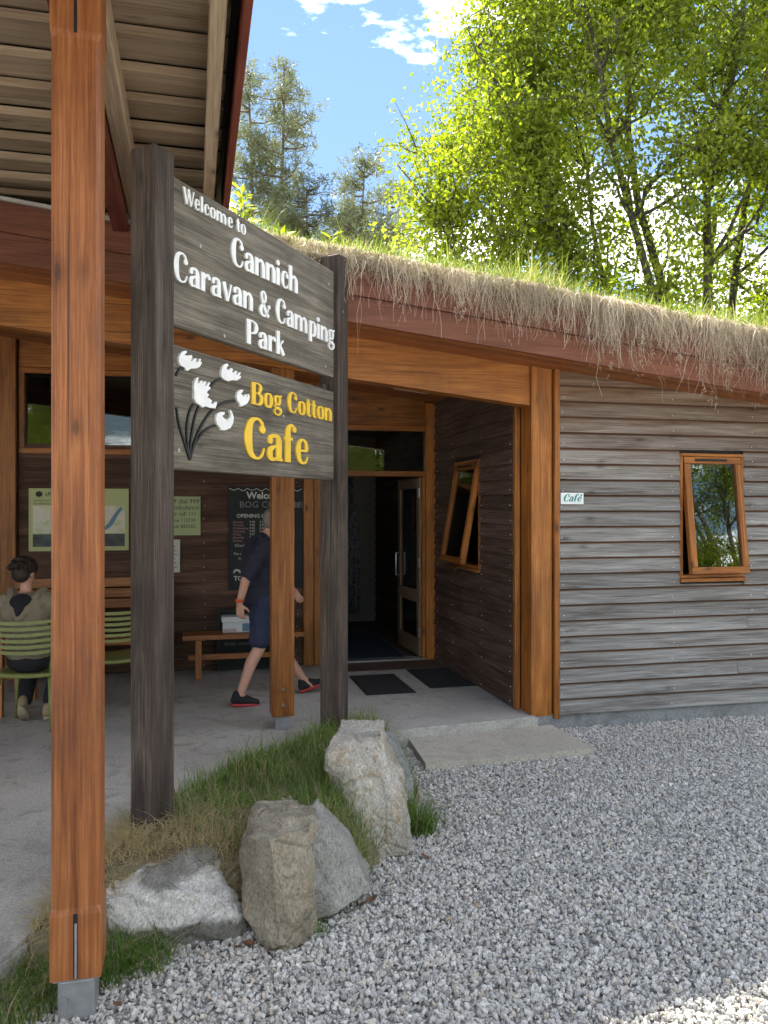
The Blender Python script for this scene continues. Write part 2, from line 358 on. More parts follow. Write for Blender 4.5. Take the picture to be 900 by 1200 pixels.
def concrete(name, c0, c1, stain):
    m, ns, ls, b = new_mat(name); tc = ns.new('ShaderNodeTexCoord')
    a = nd(ns, 'ShaderNodeTexNoise', inp={'Scale': 1.3, 'Detail': 7, 'Roughness': .6}); f = nd(ns, 'ShaderNodeTexNoise', inp={'Scale': 70, 'Detail': 4, 'Roughness': .8})
    s_ = nd(ns, 'ShaderNodeTexNoise', inp={'Scale': 4.5, 'Detail': 6, 'Roughness': .7, 'Distortion': 1.2})
    for n in (a, f, s_): ls.new(tc.outputs['Object'], n.inputs['Vector'])
    r = ramp(ns, [(.3, c0), (.7, c1)]); ls.new(a.outputs['Fac'], r.inputs[0])
    r2 = ramp(ns, [(.34, g3(.60)), (.5, g3(.98)), (.66, g3(1.2))]); ls.new(f.outputs['Fac'], r2.inputs[0])
    mu = nd(ns, 'ShaderNodeMixRGB', blend_type='MULTIPLY', inp={0: 1.0}); ls.new(r.outputs[0], mu.inputs[1]); ls.new(r2.outputs[0], mu.inputs[2])
    r3 = ramp(ns, [(.52, g3(0)), (.68, g3(.75))]); ls.new(s_.outputs['Fac'], r3.inputs[0])
    mx = nd(ns, 'ShaderNodeMixRGB', inp={2: (*stain, 1)}); ls.new(r3.outputs[0], mx.inputs[0]); ls.new(mu.outputs[0], mx.inputs[1]); ls.new(mx.outputs[0], b.inputs['Base Color'])
    b.inputs['Roughness'].default_value = .9; b.inputs['Specular IOR Level'].default_value = .2
    bp = nd(ns, 'ShaderNodeBump', inp={'Strength': .35, 'Distance': .004}); ls.new(f.outputs['Fac'], bp.inputs['Height']); ls.new(bp.outputs[0], b.inputs['Normal'])
    return m
M['concrete'] = concrete('worn_concrete', (.34, .32, .29), (.47, .45, .41), (.23, .21, .18))
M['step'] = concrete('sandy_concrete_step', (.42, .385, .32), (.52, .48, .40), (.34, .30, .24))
M['plinth'] = concrete('grey_render_plinth', (.22, .225, .225), (.31, .315, .315), (.14, .15, .13))

def attr_leaf(name, stops, transl=.5, rough=.5, spec=.3, attr='tint'):
    m, ns, ls, b = new_mat(name); out = ns['Material Output']
    at_ = ns.new('ShaderNodeAttribute'); at_.attribute_name = attr
    r = ramp(ns, stops); ls.new(at_.outputs['Fac'], r.inputs[0]); ls.new(r.outputs[0], b.inputs['Base Color'])
    b.inputs['Roughness'].default_value = rough; b.inputs['Specular IOR Level'].default_value = spec
    if transl > 0:
        t = ns.new('ShaderNodeBsdfTranslucent'); hs = nd(ns, 'ShaderNodeHueSaturation', inp={'Saturation': 1.12, 'Value': 1.45}); ls.new(r.outputs[0], hs.inputs['Color']); ls.new(hs.outputs[0], t.inputs[0])
        mx = nd(ns, 'ShaderNodeMixShader', inp={0: transl}); ls.new(b.outputs[0], mx.inputs[1]); ls.new(t.outputs[0], mx.inputs[2]); ls.new(mx.outputs[0], out.inputs[0])
    return m
M['leaf'] = attr_leaf('spring_leaf', [(0, (.095, .14, .016)), (.5, (.195, .245, .03)), (1, (.32, .355, .06))], .6)
M['needle'] = attr_leaf('pine_needle', [(0, (.07, .085, .036)), (.5, (.135, .15, .07)), (1, (.22, .225, .115))], .38)
M['bed_grass'] = attr_leaf('bed_grass', [(0, (.075, .145, .024)), (.45, (.135, .225, .04)), (.6, (.20, .265, .07)), (.72, (.40, .33, .18)), (1, (.55, .46, .28))], .45)
M['roof_grass'] = attr_leaf('roof_grass', [(0, (.07, .11, .018)), (.55, (.14, .19, .035)), (.75, (.24, .26, .07)), (1, (.42, .37, .19))], .5)
M['roots'] = attr_leaf('dry_root', [(0, (.17, .125, .085)), (.35, (.40, .33, .235)), (.75, (.60, .52, .39)), (1, (.72, .65, .52))], .40)
M['bark'] = plain('grey_bark', (.075, .066, .048), .9, var=.7, scale=9, bump=.6)
M['pine_bark'] = plain('pine_bark', (.15, .10, .07), .9, var=.5, scale=6, bump=.6)
M['soil'] = plain('dark_soil', (.17, .14, .085), .95, var=.5, scale=25, bump=.8)
M['thatch'] = plain('matted_turf', (.22, .18, .105), .95, var=.7, scale=45, bump=.8)

def rock(name, c0, c1, c2, band=None, moss=.3, tan=0.0):
    m, ns, ls, b = new_mat(name); tc = ns.new('ShaderNodeTexCoord')
    a = nd(ns, 'ShaderNodeTexNoise', inp={'Scale': 5, 'Detail': 9, 'Roughness': .68, 'Distortion': .5}); f = nd(ns, 'ShaderNodeTexNoise', inp={'Scale': 95, 'Detail': 7, 'Roughness': .8})
    v = nd(ns, 'ShaderNodeTexNoise', inp={'Scale': 14, 'Detail': 6, 'Roughness': .7}); mp = nd(ns, 'ShaderNodeMapping', inp={'Scale': (1, 1, .55), 'Rotation': (.3, .5, 0)})
    ls.new(tc.outputs['Object'], mp.inputs[0])
    for n in (a, f, v): ls.new(mp.outputs[0], n.inputs['Vector'])
    r = ramp(ns, [(.3, c0), (.5, c1), (.7, c2)]); ls.new(a.outputs['Fac'], r.inputs[0]); col = r.outputs[0]
    if band:
        sp = ns.new('ShaderNodeSeparateXYZ'); ls.new(tc.outputs['Object'], sp.inputs[0])
        zz = nd(ns, 'ShaderNodeMath', op='MULTIPLY_ADD', inp={1: .14}); ls.new(a.outputs['Fac'], zz.inputs[0]); ls.new(sp.outputs['Z'], zz.inputs[2])
        rb = ramp(ns, [(0, g3(0)), (band[0], g3(0)), (band[0] + .03, g3(1)), (band[1], g3(1)), (band[1] + .025, g3(0))]); ls.new(zz.outputs[0], rb.inputs[0])
        mx = nd(ns, 'ShaderNodeMixRGB', inp={2: (.60, .58, .54, 1)}); ls.new(rb.outputs[0], mx.inputs[0]); ls.new(col, mx.inputs[1]); col = mx.outputs[0]
    if tan > 0:
        rt = ramp(ns, [(.5, g3(0)), (.62, g3(tan))]); ls.new(v.outputs['Fac'], rt.inputs[0]); mt = nd(ns, 'ShaderNodeMixRGB', inp={2: (.34, .24, .14, 1)}); ls.new(rt.outputs[0], mt.inputs[0]); ls.new(col, mt.inputs[1]); col = mt.outputs[0]
    r2 = ramp(ns, [(.36, g3(.42)), (.5, g3(1)), (.66, g3(1.45))]); ls.new(f.outputs['Fac'], r2.inputs[0])
    mu = nd(ns, 'ShaderNodeMixRGB', blend_type='MULTIPLY', inp={0: .85}); ls.new(col, mu.inputs[1]); ls.new(r2.outputs[0], mu.inputs[2]); col = mu.outputs[0]
    rm = ramp(ns, [(.58, g3(0)), (.70, g3(moss))]); ls.new(v.outputs['Fac'], rm.inputs[0])
    mm = nd(ns, 'ShaderNodeMixRGB', inp={2: (.07, .075, .03, 1)}); ls.new(rm.outputs[0], mm.inputs[0]); ls.new(col, mm.inputs[1]); ls.new(mm.outputs[0], b.inputs['Base Color'])
    b.inputs['Roughness'].default_value = .9; b.inputs['Specular IOR Level'].default_value = .25
    ad = nd(ns, 'ShaderNodeMath', op='MULTIPLY_ADD', inp={1: .4}); ls.new(f.outputs['Fac'], ad.inputs[0]); ls.new(v.outputs['Fac'], ad.inputs[2])
    bp = nd(ns, 'ShaderNodeBump', inp={'Strength': .8, 'Distance': .015}); ls.new(ad.outputs[0], bp.inputs['Height']); ls.new(bp.outputs[0], b.inputs['Normal'])
    return m

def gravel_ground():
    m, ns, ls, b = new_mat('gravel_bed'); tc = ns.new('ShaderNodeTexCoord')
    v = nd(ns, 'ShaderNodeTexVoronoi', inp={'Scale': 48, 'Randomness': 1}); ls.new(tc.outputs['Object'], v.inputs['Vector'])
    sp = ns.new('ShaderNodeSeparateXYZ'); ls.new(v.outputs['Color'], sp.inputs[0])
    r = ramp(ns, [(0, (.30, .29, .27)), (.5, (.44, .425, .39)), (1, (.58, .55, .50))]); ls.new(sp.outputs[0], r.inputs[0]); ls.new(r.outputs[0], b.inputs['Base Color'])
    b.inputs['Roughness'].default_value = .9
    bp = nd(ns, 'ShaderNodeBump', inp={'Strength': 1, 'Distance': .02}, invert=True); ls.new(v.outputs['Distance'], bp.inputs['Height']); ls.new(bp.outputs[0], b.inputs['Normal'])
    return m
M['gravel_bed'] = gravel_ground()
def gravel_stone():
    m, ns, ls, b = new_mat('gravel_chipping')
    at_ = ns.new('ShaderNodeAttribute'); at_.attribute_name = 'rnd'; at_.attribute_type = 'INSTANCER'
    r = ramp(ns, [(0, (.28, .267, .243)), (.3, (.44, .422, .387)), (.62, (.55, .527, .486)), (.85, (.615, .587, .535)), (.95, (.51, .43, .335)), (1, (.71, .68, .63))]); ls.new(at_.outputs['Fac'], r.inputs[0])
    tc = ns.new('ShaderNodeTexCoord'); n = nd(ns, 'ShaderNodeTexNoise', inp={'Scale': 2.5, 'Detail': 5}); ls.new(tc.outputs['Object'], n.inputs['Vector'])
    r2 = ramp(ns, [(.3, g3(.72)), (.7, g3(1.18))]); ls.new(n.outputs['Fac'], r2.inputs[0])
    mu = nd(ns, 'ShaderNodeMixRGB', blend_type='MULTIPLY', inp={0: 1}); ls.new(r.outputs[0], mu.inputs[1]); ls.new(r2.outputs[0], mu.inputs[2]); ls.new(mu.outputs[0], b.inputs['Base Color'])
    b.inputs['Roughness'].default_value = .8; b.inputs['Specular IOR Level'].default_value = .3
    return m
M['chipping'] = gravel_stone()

# ------------------------------------------------------------------ ground
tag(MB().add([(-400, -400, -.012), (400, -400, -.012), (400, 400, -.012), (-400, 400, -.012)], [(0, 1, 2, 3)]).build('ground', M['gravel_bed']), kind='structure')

GR = [(-2.3, 1.2), (4.6, 1.2), (6.6, 8.0), (1.25, 6.72), (-.2, 6.2), (-.9, 4.9), (-1.3, 4.1), (-1.35, 3.3), (-1.9, 2.2)]
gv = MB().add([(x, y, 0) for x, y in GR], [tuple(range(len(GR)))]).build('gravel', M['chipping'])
tag(gv, 'loose pale grey stone chippings covering the yard', 'gravel', kind='stuff')
ng = bpy.data.node_groups.new('gravel_scatter', 'GeometryNodeTree')
ng.interface.new_socket('Geometry', in_out='INPUT', socket_type='NodeSocketGeometry'); ng.interface.new_socket('Geometry', in_out='OUTPUT', socket_type='NodeSocketGeometry')
gn, gl = ng.nodes, ng.links
gi, go = gn.new('NodeGroupInput'), gn.new('NodeGroupOutput')
g2i = gn.new('GeometryNodeGeometryToInstance')
for k in range(6):
    ic = gn.new('GeometryNodeMeshIcoSphere'); ic.inputs['Subdivisions'].default_value = 1 if k % 2 else 2; ic.inputs['Radius'].default_value = 1
    sp = gn.new('GeometryNodeSetPosition'); ps = gn.new('GeometryNodeInputPosition'); nz = gn.new('ShaderNodeTexNoise'); nz.inputs['Scale'].default_value = .75; nz.inputs['Detail'].default_value = 1
    ao = gn.new('ShaderNodeVectorMath'); ao.operation = 'ADD'; ao.inputs[1].default_value = (k * 7.1, k * 3.3, k * 5.7)
    sb = gn.new('ShaderNodeVectorMath'); sb.operation = 'SUBTRACT'; sb.inputs[1].default_value = (.5, .5, .5); sc_ = gn.new('ShaderNodeVectorMath'); sc_.operation = 'SCALE'; sc_.inputs['Scale'].default_value = 2.0
    gl.new(ps.outputs[0], ao.inputs[0]); gl.new(ao.outputs[0], nz.inputs['Vector']); gl.new(nz.outputs['Color'], sb.inputs[0]); gl.new(sb.outputs[0], sc_.inputs[0])
    gl.new(ic.outputs[0], sp.inputs['Geometry']); gl.new(sc_.outputs[0], sp.inputs['Offset'])
    ss = gn.new('GeometryNodeSetShadeSmooth'); ss.inputs['Shade Smooth'].default_value = False
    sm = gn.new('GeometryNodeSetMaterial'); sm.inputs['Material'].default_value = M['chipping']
    gl.new(sp.outputs[0], ss.inputs[0]); gl.new(ss.outputs[0], sm.inputs[0]); gl.new(sm.outputs[0], g2i.inputs[0])
dp = gn.new('GeometryNodeDistributePointsOnFaces'); dp.inputs['Density'].default_value = 6200; dp.inputs['Seed'].default_value = 3
iop = gn.new('GeometryNodeInstanceOnPoints'); iop.inputs['Pick Instance'].default_value = True
def rv(lo, hi, t='FLOAT_VECTOR', seed=0):
    n = gn.new('FunctionNodeRandomValue'); n.data_type = t
    i0, i1 = {'FLOAT_VECTOR': (0, 1), 'FLOAT': (2, 3), 'INT': (4, 5)}[t]
    n.inputs[i0].default_value = lo; n.inputs[i1].default_value = hi; n.inputs['Seed'].default_value = seed
    return n, n.outputs[{'FLOAT_VECTOR': 0, 'FLOAT': 1, 'INT': 2}[t]]
_, o1 = rv((0, 0, 0), (6.28, 6.28, 6.28), seed=1); gl.new(o1, iop.inputs['Rotation'])
_, o2 = rv((.8, .65, .45), (1.35, 1.05, .8), seed=2); _, o3r = rv(0.0, 1.0, 'FLOAT', 4); pw = gn.new('ShaderNodeMath'); pw.operation = 'POWER'; pw.inputs[1].default_value = 1.7; gl.new(o3r, pw.inputs[0]); ma_ = gn.new('ShaderNodeMath'); ma_.operation = 'MULTIPLY_ADD'; ma_.inputs[1].default_value = .0115; ma_.inputs[2].default_value = .0042; gl.new(pw.outputs[0], ma_.inputs[0]); o3 = ma_.outputs[0]
mv = gn.new('ShaderNodeVectorMath'); mv.operation = 'SCALE'; gl.new(o2, mv.inputs[0]); gl.new(o3, mv.inputs['Scale']); gl.new(mv.outputs[0], iop.inputs['Scale'])
_, o4 = rv(0, 5, 'INT', 5); gl.new(o4, iop.inputs['Instance Index'])
spz = gn.new('GeometryNodeSetPosition'); _, o5 = rv((-.01, -.01, -.004), (.01, .01, .010), seed=6); gl.new(o5, spz.inputs['Offset'])
gl.new(gi.outputs[0], dp.inputs['Mesh']); gl.new(dp.outputs['Points'], spz.inputs['Geometry']); gl.new(spz.outputs[0], iop.inputs['Points']); gl.new(g2i.outputs[0], iop.inputs['Instance'])
sa = gn.new('GeometryNodeStoreNamedAttribute'); sa.domain = 'INSTANCE'; sa.data_type = 'FLOAT'; sa.inputs['Name'].default_value = 'rnd'
_, o6 = rv(0.0, 1.0, 'FLOAT', 9); gl.new(o6, sa.inputs['Value']); gl.new(iop.outputs[0], sa.inputs['Geometry']); gl.new(sa.outputs[0], go.inputs[0])
gm = gv.modifiers.new('scatter', 'NODES'); gm.node_group = ng

# concrete slab, its edge follows the planted bed and then the cafe front
SL = [(-9, 1.2), (-2.6, 1.2), (-1.85, 2.35), (-1.48, 3.06), (-1.40, 3.5), (-1.34, 4.15), (-.92, 5.1), (-.34, 5.95), (-.153, 6.19), (1.275, 6.69)]
w_ = W(-.1, 2.9); w2_ = W(-9, 2.9); SL += [(W(.1, .1).x, W(.1, .1).y), (w_.x, w_.y), (w2_.x, w2_.y)]
sb_ = MB(); n_ = len(SL)
sb_.add([(x, y, z) for z in (-.01, FZ) for x, y in SL], [tuple(range(n_, 2 * n_))] + [(i, (i + 1) % n_, n_ + (i + 1) % n_, n_ + i) for i in range(n_)])
bm_ = bmesh.new(); me_ = sb_.mesh('concrete_slab'); bm_.from_mesh(me_)
ed_ = [e for e in bm_.edges if all(abs(v.co.z - FZ) < 1e-5 for v in e.verts)]
bmesh.ops.bevel(bm_, geom=ed_, offset=.018, segments=2, affect='EDGES'); bm_.to_mesh(me_); bm_.free()
tag(link('concrete_slab', me_, M['concrete']), kind='structure')
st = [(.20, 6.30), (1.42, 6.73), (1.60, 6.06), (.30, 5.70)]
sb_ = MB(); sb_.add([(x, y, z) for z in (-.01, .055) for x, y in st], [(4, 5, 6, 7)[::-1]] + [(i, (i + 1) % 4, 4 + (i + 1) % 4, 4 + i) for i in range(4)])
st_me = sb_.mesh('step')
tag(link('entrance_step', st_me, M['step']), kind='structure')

# ------------------------------------------------------------------ the cafe
cafe = bthing('cafe_building', 'single-storey timber-clad cafe with grass growing on its sloping roof', 'building')
def zs(u, z): return z + SLOPE * u
CZ = 3.10        # underside of roof at u=0

def lap_rows(z0, z1):
    z = z0; out = []
    while z < z1 - .02: out.append(z); z += PITCH
    return out
def lap_board(axis, a0, a1, c, z, mat, parent, sgn=-1):
    """one lapped board; it lies on plane c and faces sgn along the other axis"""
    h = PITCH + .014; j = random.uniform(-.0025, .0025)
    prof = [(c + sgn * (.033 + j), z), (c + sgn * (.034 + j), z + .004), (c + sgn * .009, z + h), (c - sgn * .004, z + h), (c + sgn * (.006 + j), z)]
    if sgn * (1 if axis == 'x' else -1) > 0: prof = prof[::-1]
    b = MB().prism(prof, a0, a1, axis)
    # slight warp
    n = len(prof); w = random.uniform(-.0025, .0025)
    b.v = [(x, y, zz + (w if i >= n else -w)) for i, (x, y, zz) in enumerate(b.v)]
    return b.build('board', mat, parent)
def wall_boards(axis, a0, a1, c, z0, ztop, holes, mat, parent, sgn=-1):
    for z in lap_rows(z0, ztop):
        segs = [(a0, a1)]
        for (h0, h1, hz0, hz1) in holes:
            if z + PITCH > hz0 + .01 and z < hz1 - .01:
                ns_ = []
                for s0, s1 in segs:
                    if h0 > s0: ns_.append((s0, min(s1, h0)))
                    if h1 < s1: ns_.append((max(s0, h1), s1))
                segs = [q for q in ns_ if q[1] - q[0] > .01]
        for s0, s1 in segs:
            if axis == 'x': s1 = min(s1, (3.44 - z) / .114)
            # long runs are butt-jointed
            cuts = [s0]
            L_ = s1 - s0
            if L_ > 3.4: cuts.append(s0 + L_ * random.uniform(.3, .7))
            cuts.append(s1)
            for q0, q1 in zip(cuts[:-1], cuts[1:]): lap_board(axis, q0 + .0015, q1 - .0015, c, z, mat, parent, sgn)

# front wall, right of the entrance
FW = (1.335, 1.985, 1.27, 2.38)     # window opening
fw = MB()
fw.box(.13, FW[0], .0, .12, .05, 3.45); fw.box(FW[1], 5.5, .0, .12, .05, 2.8); fw.box(FW[0], FW[1], .0, .12, .05, FW[2]); fw.box(FW[0], FW[1], .0, .12, FW[3], 3.1)
front = fw.build('front_wall', M['rubber'], cafe)
front['label'] = 'front wall of horizontal lapped boards weathered silver grey'
wall_boards('x', .172, 5.5, -.004, FZ, 3.16, [FW], M['clad_out'], front)
MB().box(-.09, 5.5, -.008, .1, -.1, FZ + .006).build('plinth', M['plinth'], cafe)
# corner column made of a post and trims
bbox('corner_post', -.075, .115, -.01, .21, FZ - .012, 3.13, M['post_z'] if False else M['orange_z'], cafe, .006)
bbox('corner_trim', .122, .172, -.045, .05, FZ - .03, 3.10, M['orange_z'], cafe, .005)
bbox('corner_trim', -.128, -.079, .215, .27, FZ, 3.10, M['orange_z'], cafe, .005)
# recess side wall with window
SW = (1.12, 1.88, 1.29, 2.38)
sw = MB(); sw.box(-.10, .0, .25, SW[0], FZ, 3.2); sw.box(-.10, .0, SW[1], 2.72, FZ, 3.2); sw.box(-.10, .0, SW[0], SW[1], FZ, SW[2]); sw.box(-.10, .0, SW[0], SW[1], SW[3], 3.2)
side = sw.build('porch_side_wall', M['rubber'], cafe)
side['label'] = 'dark boarded side wall of the entrance porch'
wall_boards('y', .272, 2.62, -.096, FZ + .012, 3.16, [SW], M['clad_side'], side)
# back wall of the covered terrace
BW = (-4.60, -3.05, 2.52, 3.30)
BVV = 2.65
bw = MB(); bw.box(-9, BW[0], BVV, BVV + .12, FZ, 4.2); bw.box(BW[1], -1.44, BVV, BVV + .12, FZ, 3.55); bw.box(BW[0], BW[1], BVV, BVV + .12, FZ, BW[2]); bw.box(BW[0], BW[1], BVV, BVV + .12, BW[3], 3.75)
back = bw.build('terrace_back_wall', M['rubber'], cafe)
back['label'] = 'dark brown boarded wall behind the covered terrace'
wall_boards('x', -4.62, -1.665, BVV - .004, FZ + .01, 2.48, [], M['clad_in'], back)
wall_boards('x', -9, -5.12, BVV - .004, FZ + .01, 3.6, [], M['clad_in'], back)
bbox('upper_panel', -4.62, -1.665, BVV - .03, BVV - .002, BW[3] + .06, 3.72, M['orange_x'], back, .003)
bbox('upper_panel', BW[1] + .09, -1.665, BVV - .028, BVV - .002, 2.53, BW[3] + .05, M['orange_x'], back, .003)
for q in ((-5.10, -4.87), (-4.865, -4.635)): bbox('terrace_post', q[0], q[1], BVV - .10, BVV - .004, FZ, 3.75, M['orange_z'], cafe, .006)
for q in ((-1.665, -1.55), (-1.545, -1.44)): bbox('terrace_post', q[0], q[1], BVV - .085, BVV + .02, FZ, 3.4, M['orange_z'], cafe, .006)

def window_frame(x0, x1, y0, y1, z0, z1, w, mat_h, mat_v, parent, name='frame'):
    bbox(name, x0, x1, y0, y1, z1 - w, z1, mat_h, parent, .004); bbox(name, x0, x1, y0, y1, z0, z0 + w, mat_h, parent, .004)
    bbox(name, x0, x0 + w, y0 + .002, y1 - .002, z0 + w, z1 - w, mat_v, parent, .004); bbox(name, x1 - w, x1, y0 + .002, y1 - .002, z0 + w, z1 - w, mat_v, parent, .004)
# fixed upper terrace window
tw = bbox('upper_window', BW[0], BW[1], BVV + .06, BVV + .064, BW[2], BW[3], M['glass'], cafe, 0)
window_frame(BW[0] - .02, BW[1] + .08, BVV - .035, BVV + .06, BW[2] - .055, BW[3] + .055, .055, M['orange_x'], M['orange_z'], tw)
bbox('frame', -3.86, -3.80, BVV - .03, BVV + .055, BW[2], BW[3], M['orange_z'], tw, .004)

def casement(name, x0, x1, z0, z1, tilt, parent, place):
    """top-hung casement in a plane facing -y; the sash swings out at the bottom"""
    e = bpy.data.objects.new(name, None); COL.objects.link(e); e.parent = parent; e.matrix_local = place
    window_frame(x0, x1, -.035, .10, z0, z1, .028, M['orange_x'], M['orange_z'], e, 'frame')
    bbox('sill', x0 - .01, x1 + .01, -.06, .08, z0 - .035, z0 - .002, M['orange_x'], e, .004)
    hx = Vector((0, -.005, z1 - .034)); Rm = Matrix.Translation(hx) @ Matrix.Rotation(-tilt, 4, 'X')
    h = (z1 - z0) - .066; sx0, sx1 = x0 + .034, x1 - .034; w = .062
    def sash(nm, a0, a1, y0, y1, c0, c1, mt, bv=.004):
        o = bbox(nm, a0, a1, y0, y1, c0, c1, mt, e, bv); o.matrix_local = Rm; return o
    sash('sash', sx0, sx1, -.03, .025, -w, 0, M['orange_x']); sash('sash', sx0, sx1, -.03, .025, -h, -h + w, M['orange_x'])
    sash('sash', sx0, sx0 + w, -.029, .024, -h + w, -w, M['orange_z']); sash('sash', sx1 - w, sx1, -.029, .024, -h + w, -w, M['orange_z'])
    sash('pane', sx0 + w - .01, sx1 - w + .01, -.004, .0, -h + w - .01, -w + .01, M['glass'], 0)
    sash('vent', sx0 + .11, sx1 - .15, -.04, -.029, -w + .022, -w + .042, M['black'], .003)
    return e
casement('window', FW[0], FW[1], FW[2], FW[3], R(7), cafe, Matrix.Identity(4))
casement('window', -.38, .38, SW[2], SW[3], R(10), cafe, Matrix.Translation((-.096, 1.5, 0)) @ Matrix.Rotation(R(-90), 4, 'Z'))

# doorway
DX0, DX1 = -1.43, -.225
bbox('door_jamb', -.225, -.10, BVV - .03, BVV + .10, FZ, 3.12, M['orange_z'], cafe, .005)
bbox('door_trim', -.262, -.228, BVV - .012, BVV + .08, FZ, 2.26, M['orange_z'], cafe, .003)
bbox('door_head', DX0, -.228, BVV - .02, BVV + .09, 2.262, 2.325, M['orange_x'], cafe, .005)
bbox('transom_rail', DX0, -.228, BVV - .018, BVV + .09, 2.79, 2.85, M['orange_x'], cafe, .005)
bbox('header_panel', DX0, -.228, BVV, BVV + .06, 2.852, 3.30, M['orange_x'], cafe, .004)
bbox('transom_pane', DX0, -.228, BVV + .03, BVV + .034, 2.325, 2.79, M['glass'], cafe, 0)
bbox('threshold', DX0, -.228, BVV - .03, BVV + .08, FZ, FZ + .022, M['steel'], cafe, .004)
dr = bpy.data.objects.new('door', None); COL.objects.link(dr); dr.parent = cafe
dr.matrix_local = Matrix.Translation((-.265, BVV + .05, 0)) @ Matrix.Rotation(R(92), 4, 'Z')
dw, dh0, dh1 = .88, FZ + .03, 2.25
bbox('stile', 0, .10, -.022, .022, dh0, dh1, M['door_z'], dr, .004); bbox('stile', dw - .10, dw, -.022, .022, dh0, dh1, M['door_z'], dr, .004)
for z0_, z1_ in ((dh0, dh0 + .20), (.78, .92), (dh1 - .12, dh1)): bbox('rail', .10, dw - .10, -.021, .021, z0_, z1_, M['door_x'], dr, .004)
bbox('pane', .10, dw - .10, -.003, .003, dh0 + .2, .78, M['glass'], dr, 0); bbox('pane', .10, dw - .10, -.003, .003, .92, dh1 - .12, M['glass'], dr, 0)
MB().tube([(dw - .05, .022, 1.05), (dw - .05, .06, 1.05), (dw - .05, .06, 1.33), (dw - .05, .022, 1.33)], .011, 8).build('handle', M['steel'], dr, True)
bbox('handle_plate', dw - .075, dw - .025, .022, .026, 1.08, 1.30, M['steel'], dr, .002)
for z_ in (.38, 1.2, 2.02): bbox('hinge', -.035, .03, .018, .034, z_, z_ + .11, M['steel'], dr, .003)
# lobby behind the door
MB().box(-2.2, .55, BVV + .08, 6.6, .05, FZ - .004).build('lobby_floor', M['lobby_floor'], cafe)
lb = MB(); lb.box(-2.3, -2.2, BVV + .12, 6.6, FZ, 3.3).build('lobby_wall', M['plaster'], cafe)
MB().box(-2.3, .65, 5.9, 6.0, FZ, 3.3).build('lobby_wall', M['plaster'], cafe)
lw = MB().box(-.05, .05, BVV + .12, 5.9, FZ, 3.2).build('lobby_boarded_wall', M['rubber'], cafe)
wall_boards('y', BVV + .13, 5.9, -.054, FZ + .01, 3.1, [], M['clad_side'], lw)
MB().box(-2.3, .65, BVV + .12, 6.0, 3.02, 3.06).build('lobby_ceiling', M['plaster'], cafe)

# roof: soffit, ceiling, beam, fascia
MB().box(-8.9, -.077, .02, .17, 2.755, 3.098, -.111).build('front_beam', M['orange_x'], cafe)
v_ = -.425
while v_ < -.02:
    MB().box(-8.9, 5.6, v_, v_ + .112, CZ - .012 - random.uniform(0, .003), CZ + .02, SLOPE).build('soffit_board', M['ceiling_x'], cafe); v_ += .1155
v_ = .18
while v_ < BVV - .05:
    MB().box(-8.9, -.08 if v_ < .26 else -.10, v_, v_ + .098, CZ + .012 - random.uniform(0, .003), CZ + .04, SLOPE).build('ceiling_board', M['ceiling_x'], cafe); v_ += .101
MB().box(-8.9, 5.6, -.42, 7.2, CZ + .045, CZ + .36, SLOPE).build('roof_deck', M['thatch'], cafe)
for z0_, z1_, p_ in ((CZ - .02, CZ + .18, 0), (CZ + .182, CZ + .385, .022)):
    for a0, a1 in ((-8.9, -4.6), (-4.596, .62), (.624, 5.62)):
        MB().box(a0, a1, -.452 - p_, -.427, z0_, z1_, SLOPE).build('fascia_board', M['red_x'], cafe)
MB().box(-8.9, -1.9, -.495, -.43, CZ + .386, CZ + .41, SLOPE).build('roof_flashing', M['flash'], cafe)
# remaining walls, closing the volume
MB().box(5.4, 5.5, .125, 7.0, 0, 2.75).build('end_wall', M['clad_side'], cafe)
MB().box(-9, 5.5, 6.9, 7.0, -.7, CZ + .2, SLOPE).build('rear_wall', M['clad_in'], cafe)
MB().box(-9, -8.9, -.6, 7.0, 0, 4.0).build('end_wall', M['clad_side'], cafe)

# slim post carrying the front beam
ip = bbox('beam_post', -2.26, -2.08, .03, .21, FZ + .11, 3.0, M['orange_z'], cafe, .012, seg=2)
bbox('post_foot', -2.225, -2.115, .06, .18, FZ, FZ + .11, M['metal'], ip, .004); bbox('post_foot', -2.235, -2.105, .055, .185, FZ + .098, FZ + .112, M['metal'], ip, .002)
for z_ in (.46, .335): MB().tube([(-2.17, .035, z_), (-2.17, .022, z_)], .014, 10).build('bolt', M['steel'], ip, False)

# turf: a matted edge, grass on top and dry roots hanging over the fascia
def turf_sheet():
    b = MB(); us = np.linspace(-2.62, 5.6, 100); prof = [(-.482, .375), (-.515, .395), (-.505, .425), (-.43, .465), (-.15, .50), (.4, .52), (1.5, .54), (3.5, .56), (7.2, .56)]
    for u in us:
        for (v, z) in prof:
            q = noise.noise(Vector((u * 2.1, v * 2.3, z * 3))) * .035 + noise.noise(Vector((u * 7, v * 7, 4))) * .012
            b.v.append((u, v + q * .6, CZ + z + SLOPE * u + q))
    n = len(prof)
    for i in range(len(us) - 1):
        for j in range(n - 1): b.f.append((i * n + j, (i + 1) * n + j, (i + 1) * n + j + 1, i * n + j + 1))
    return b.build('roof_turf', M['thatch'], cafe, True)
turf_sheet()

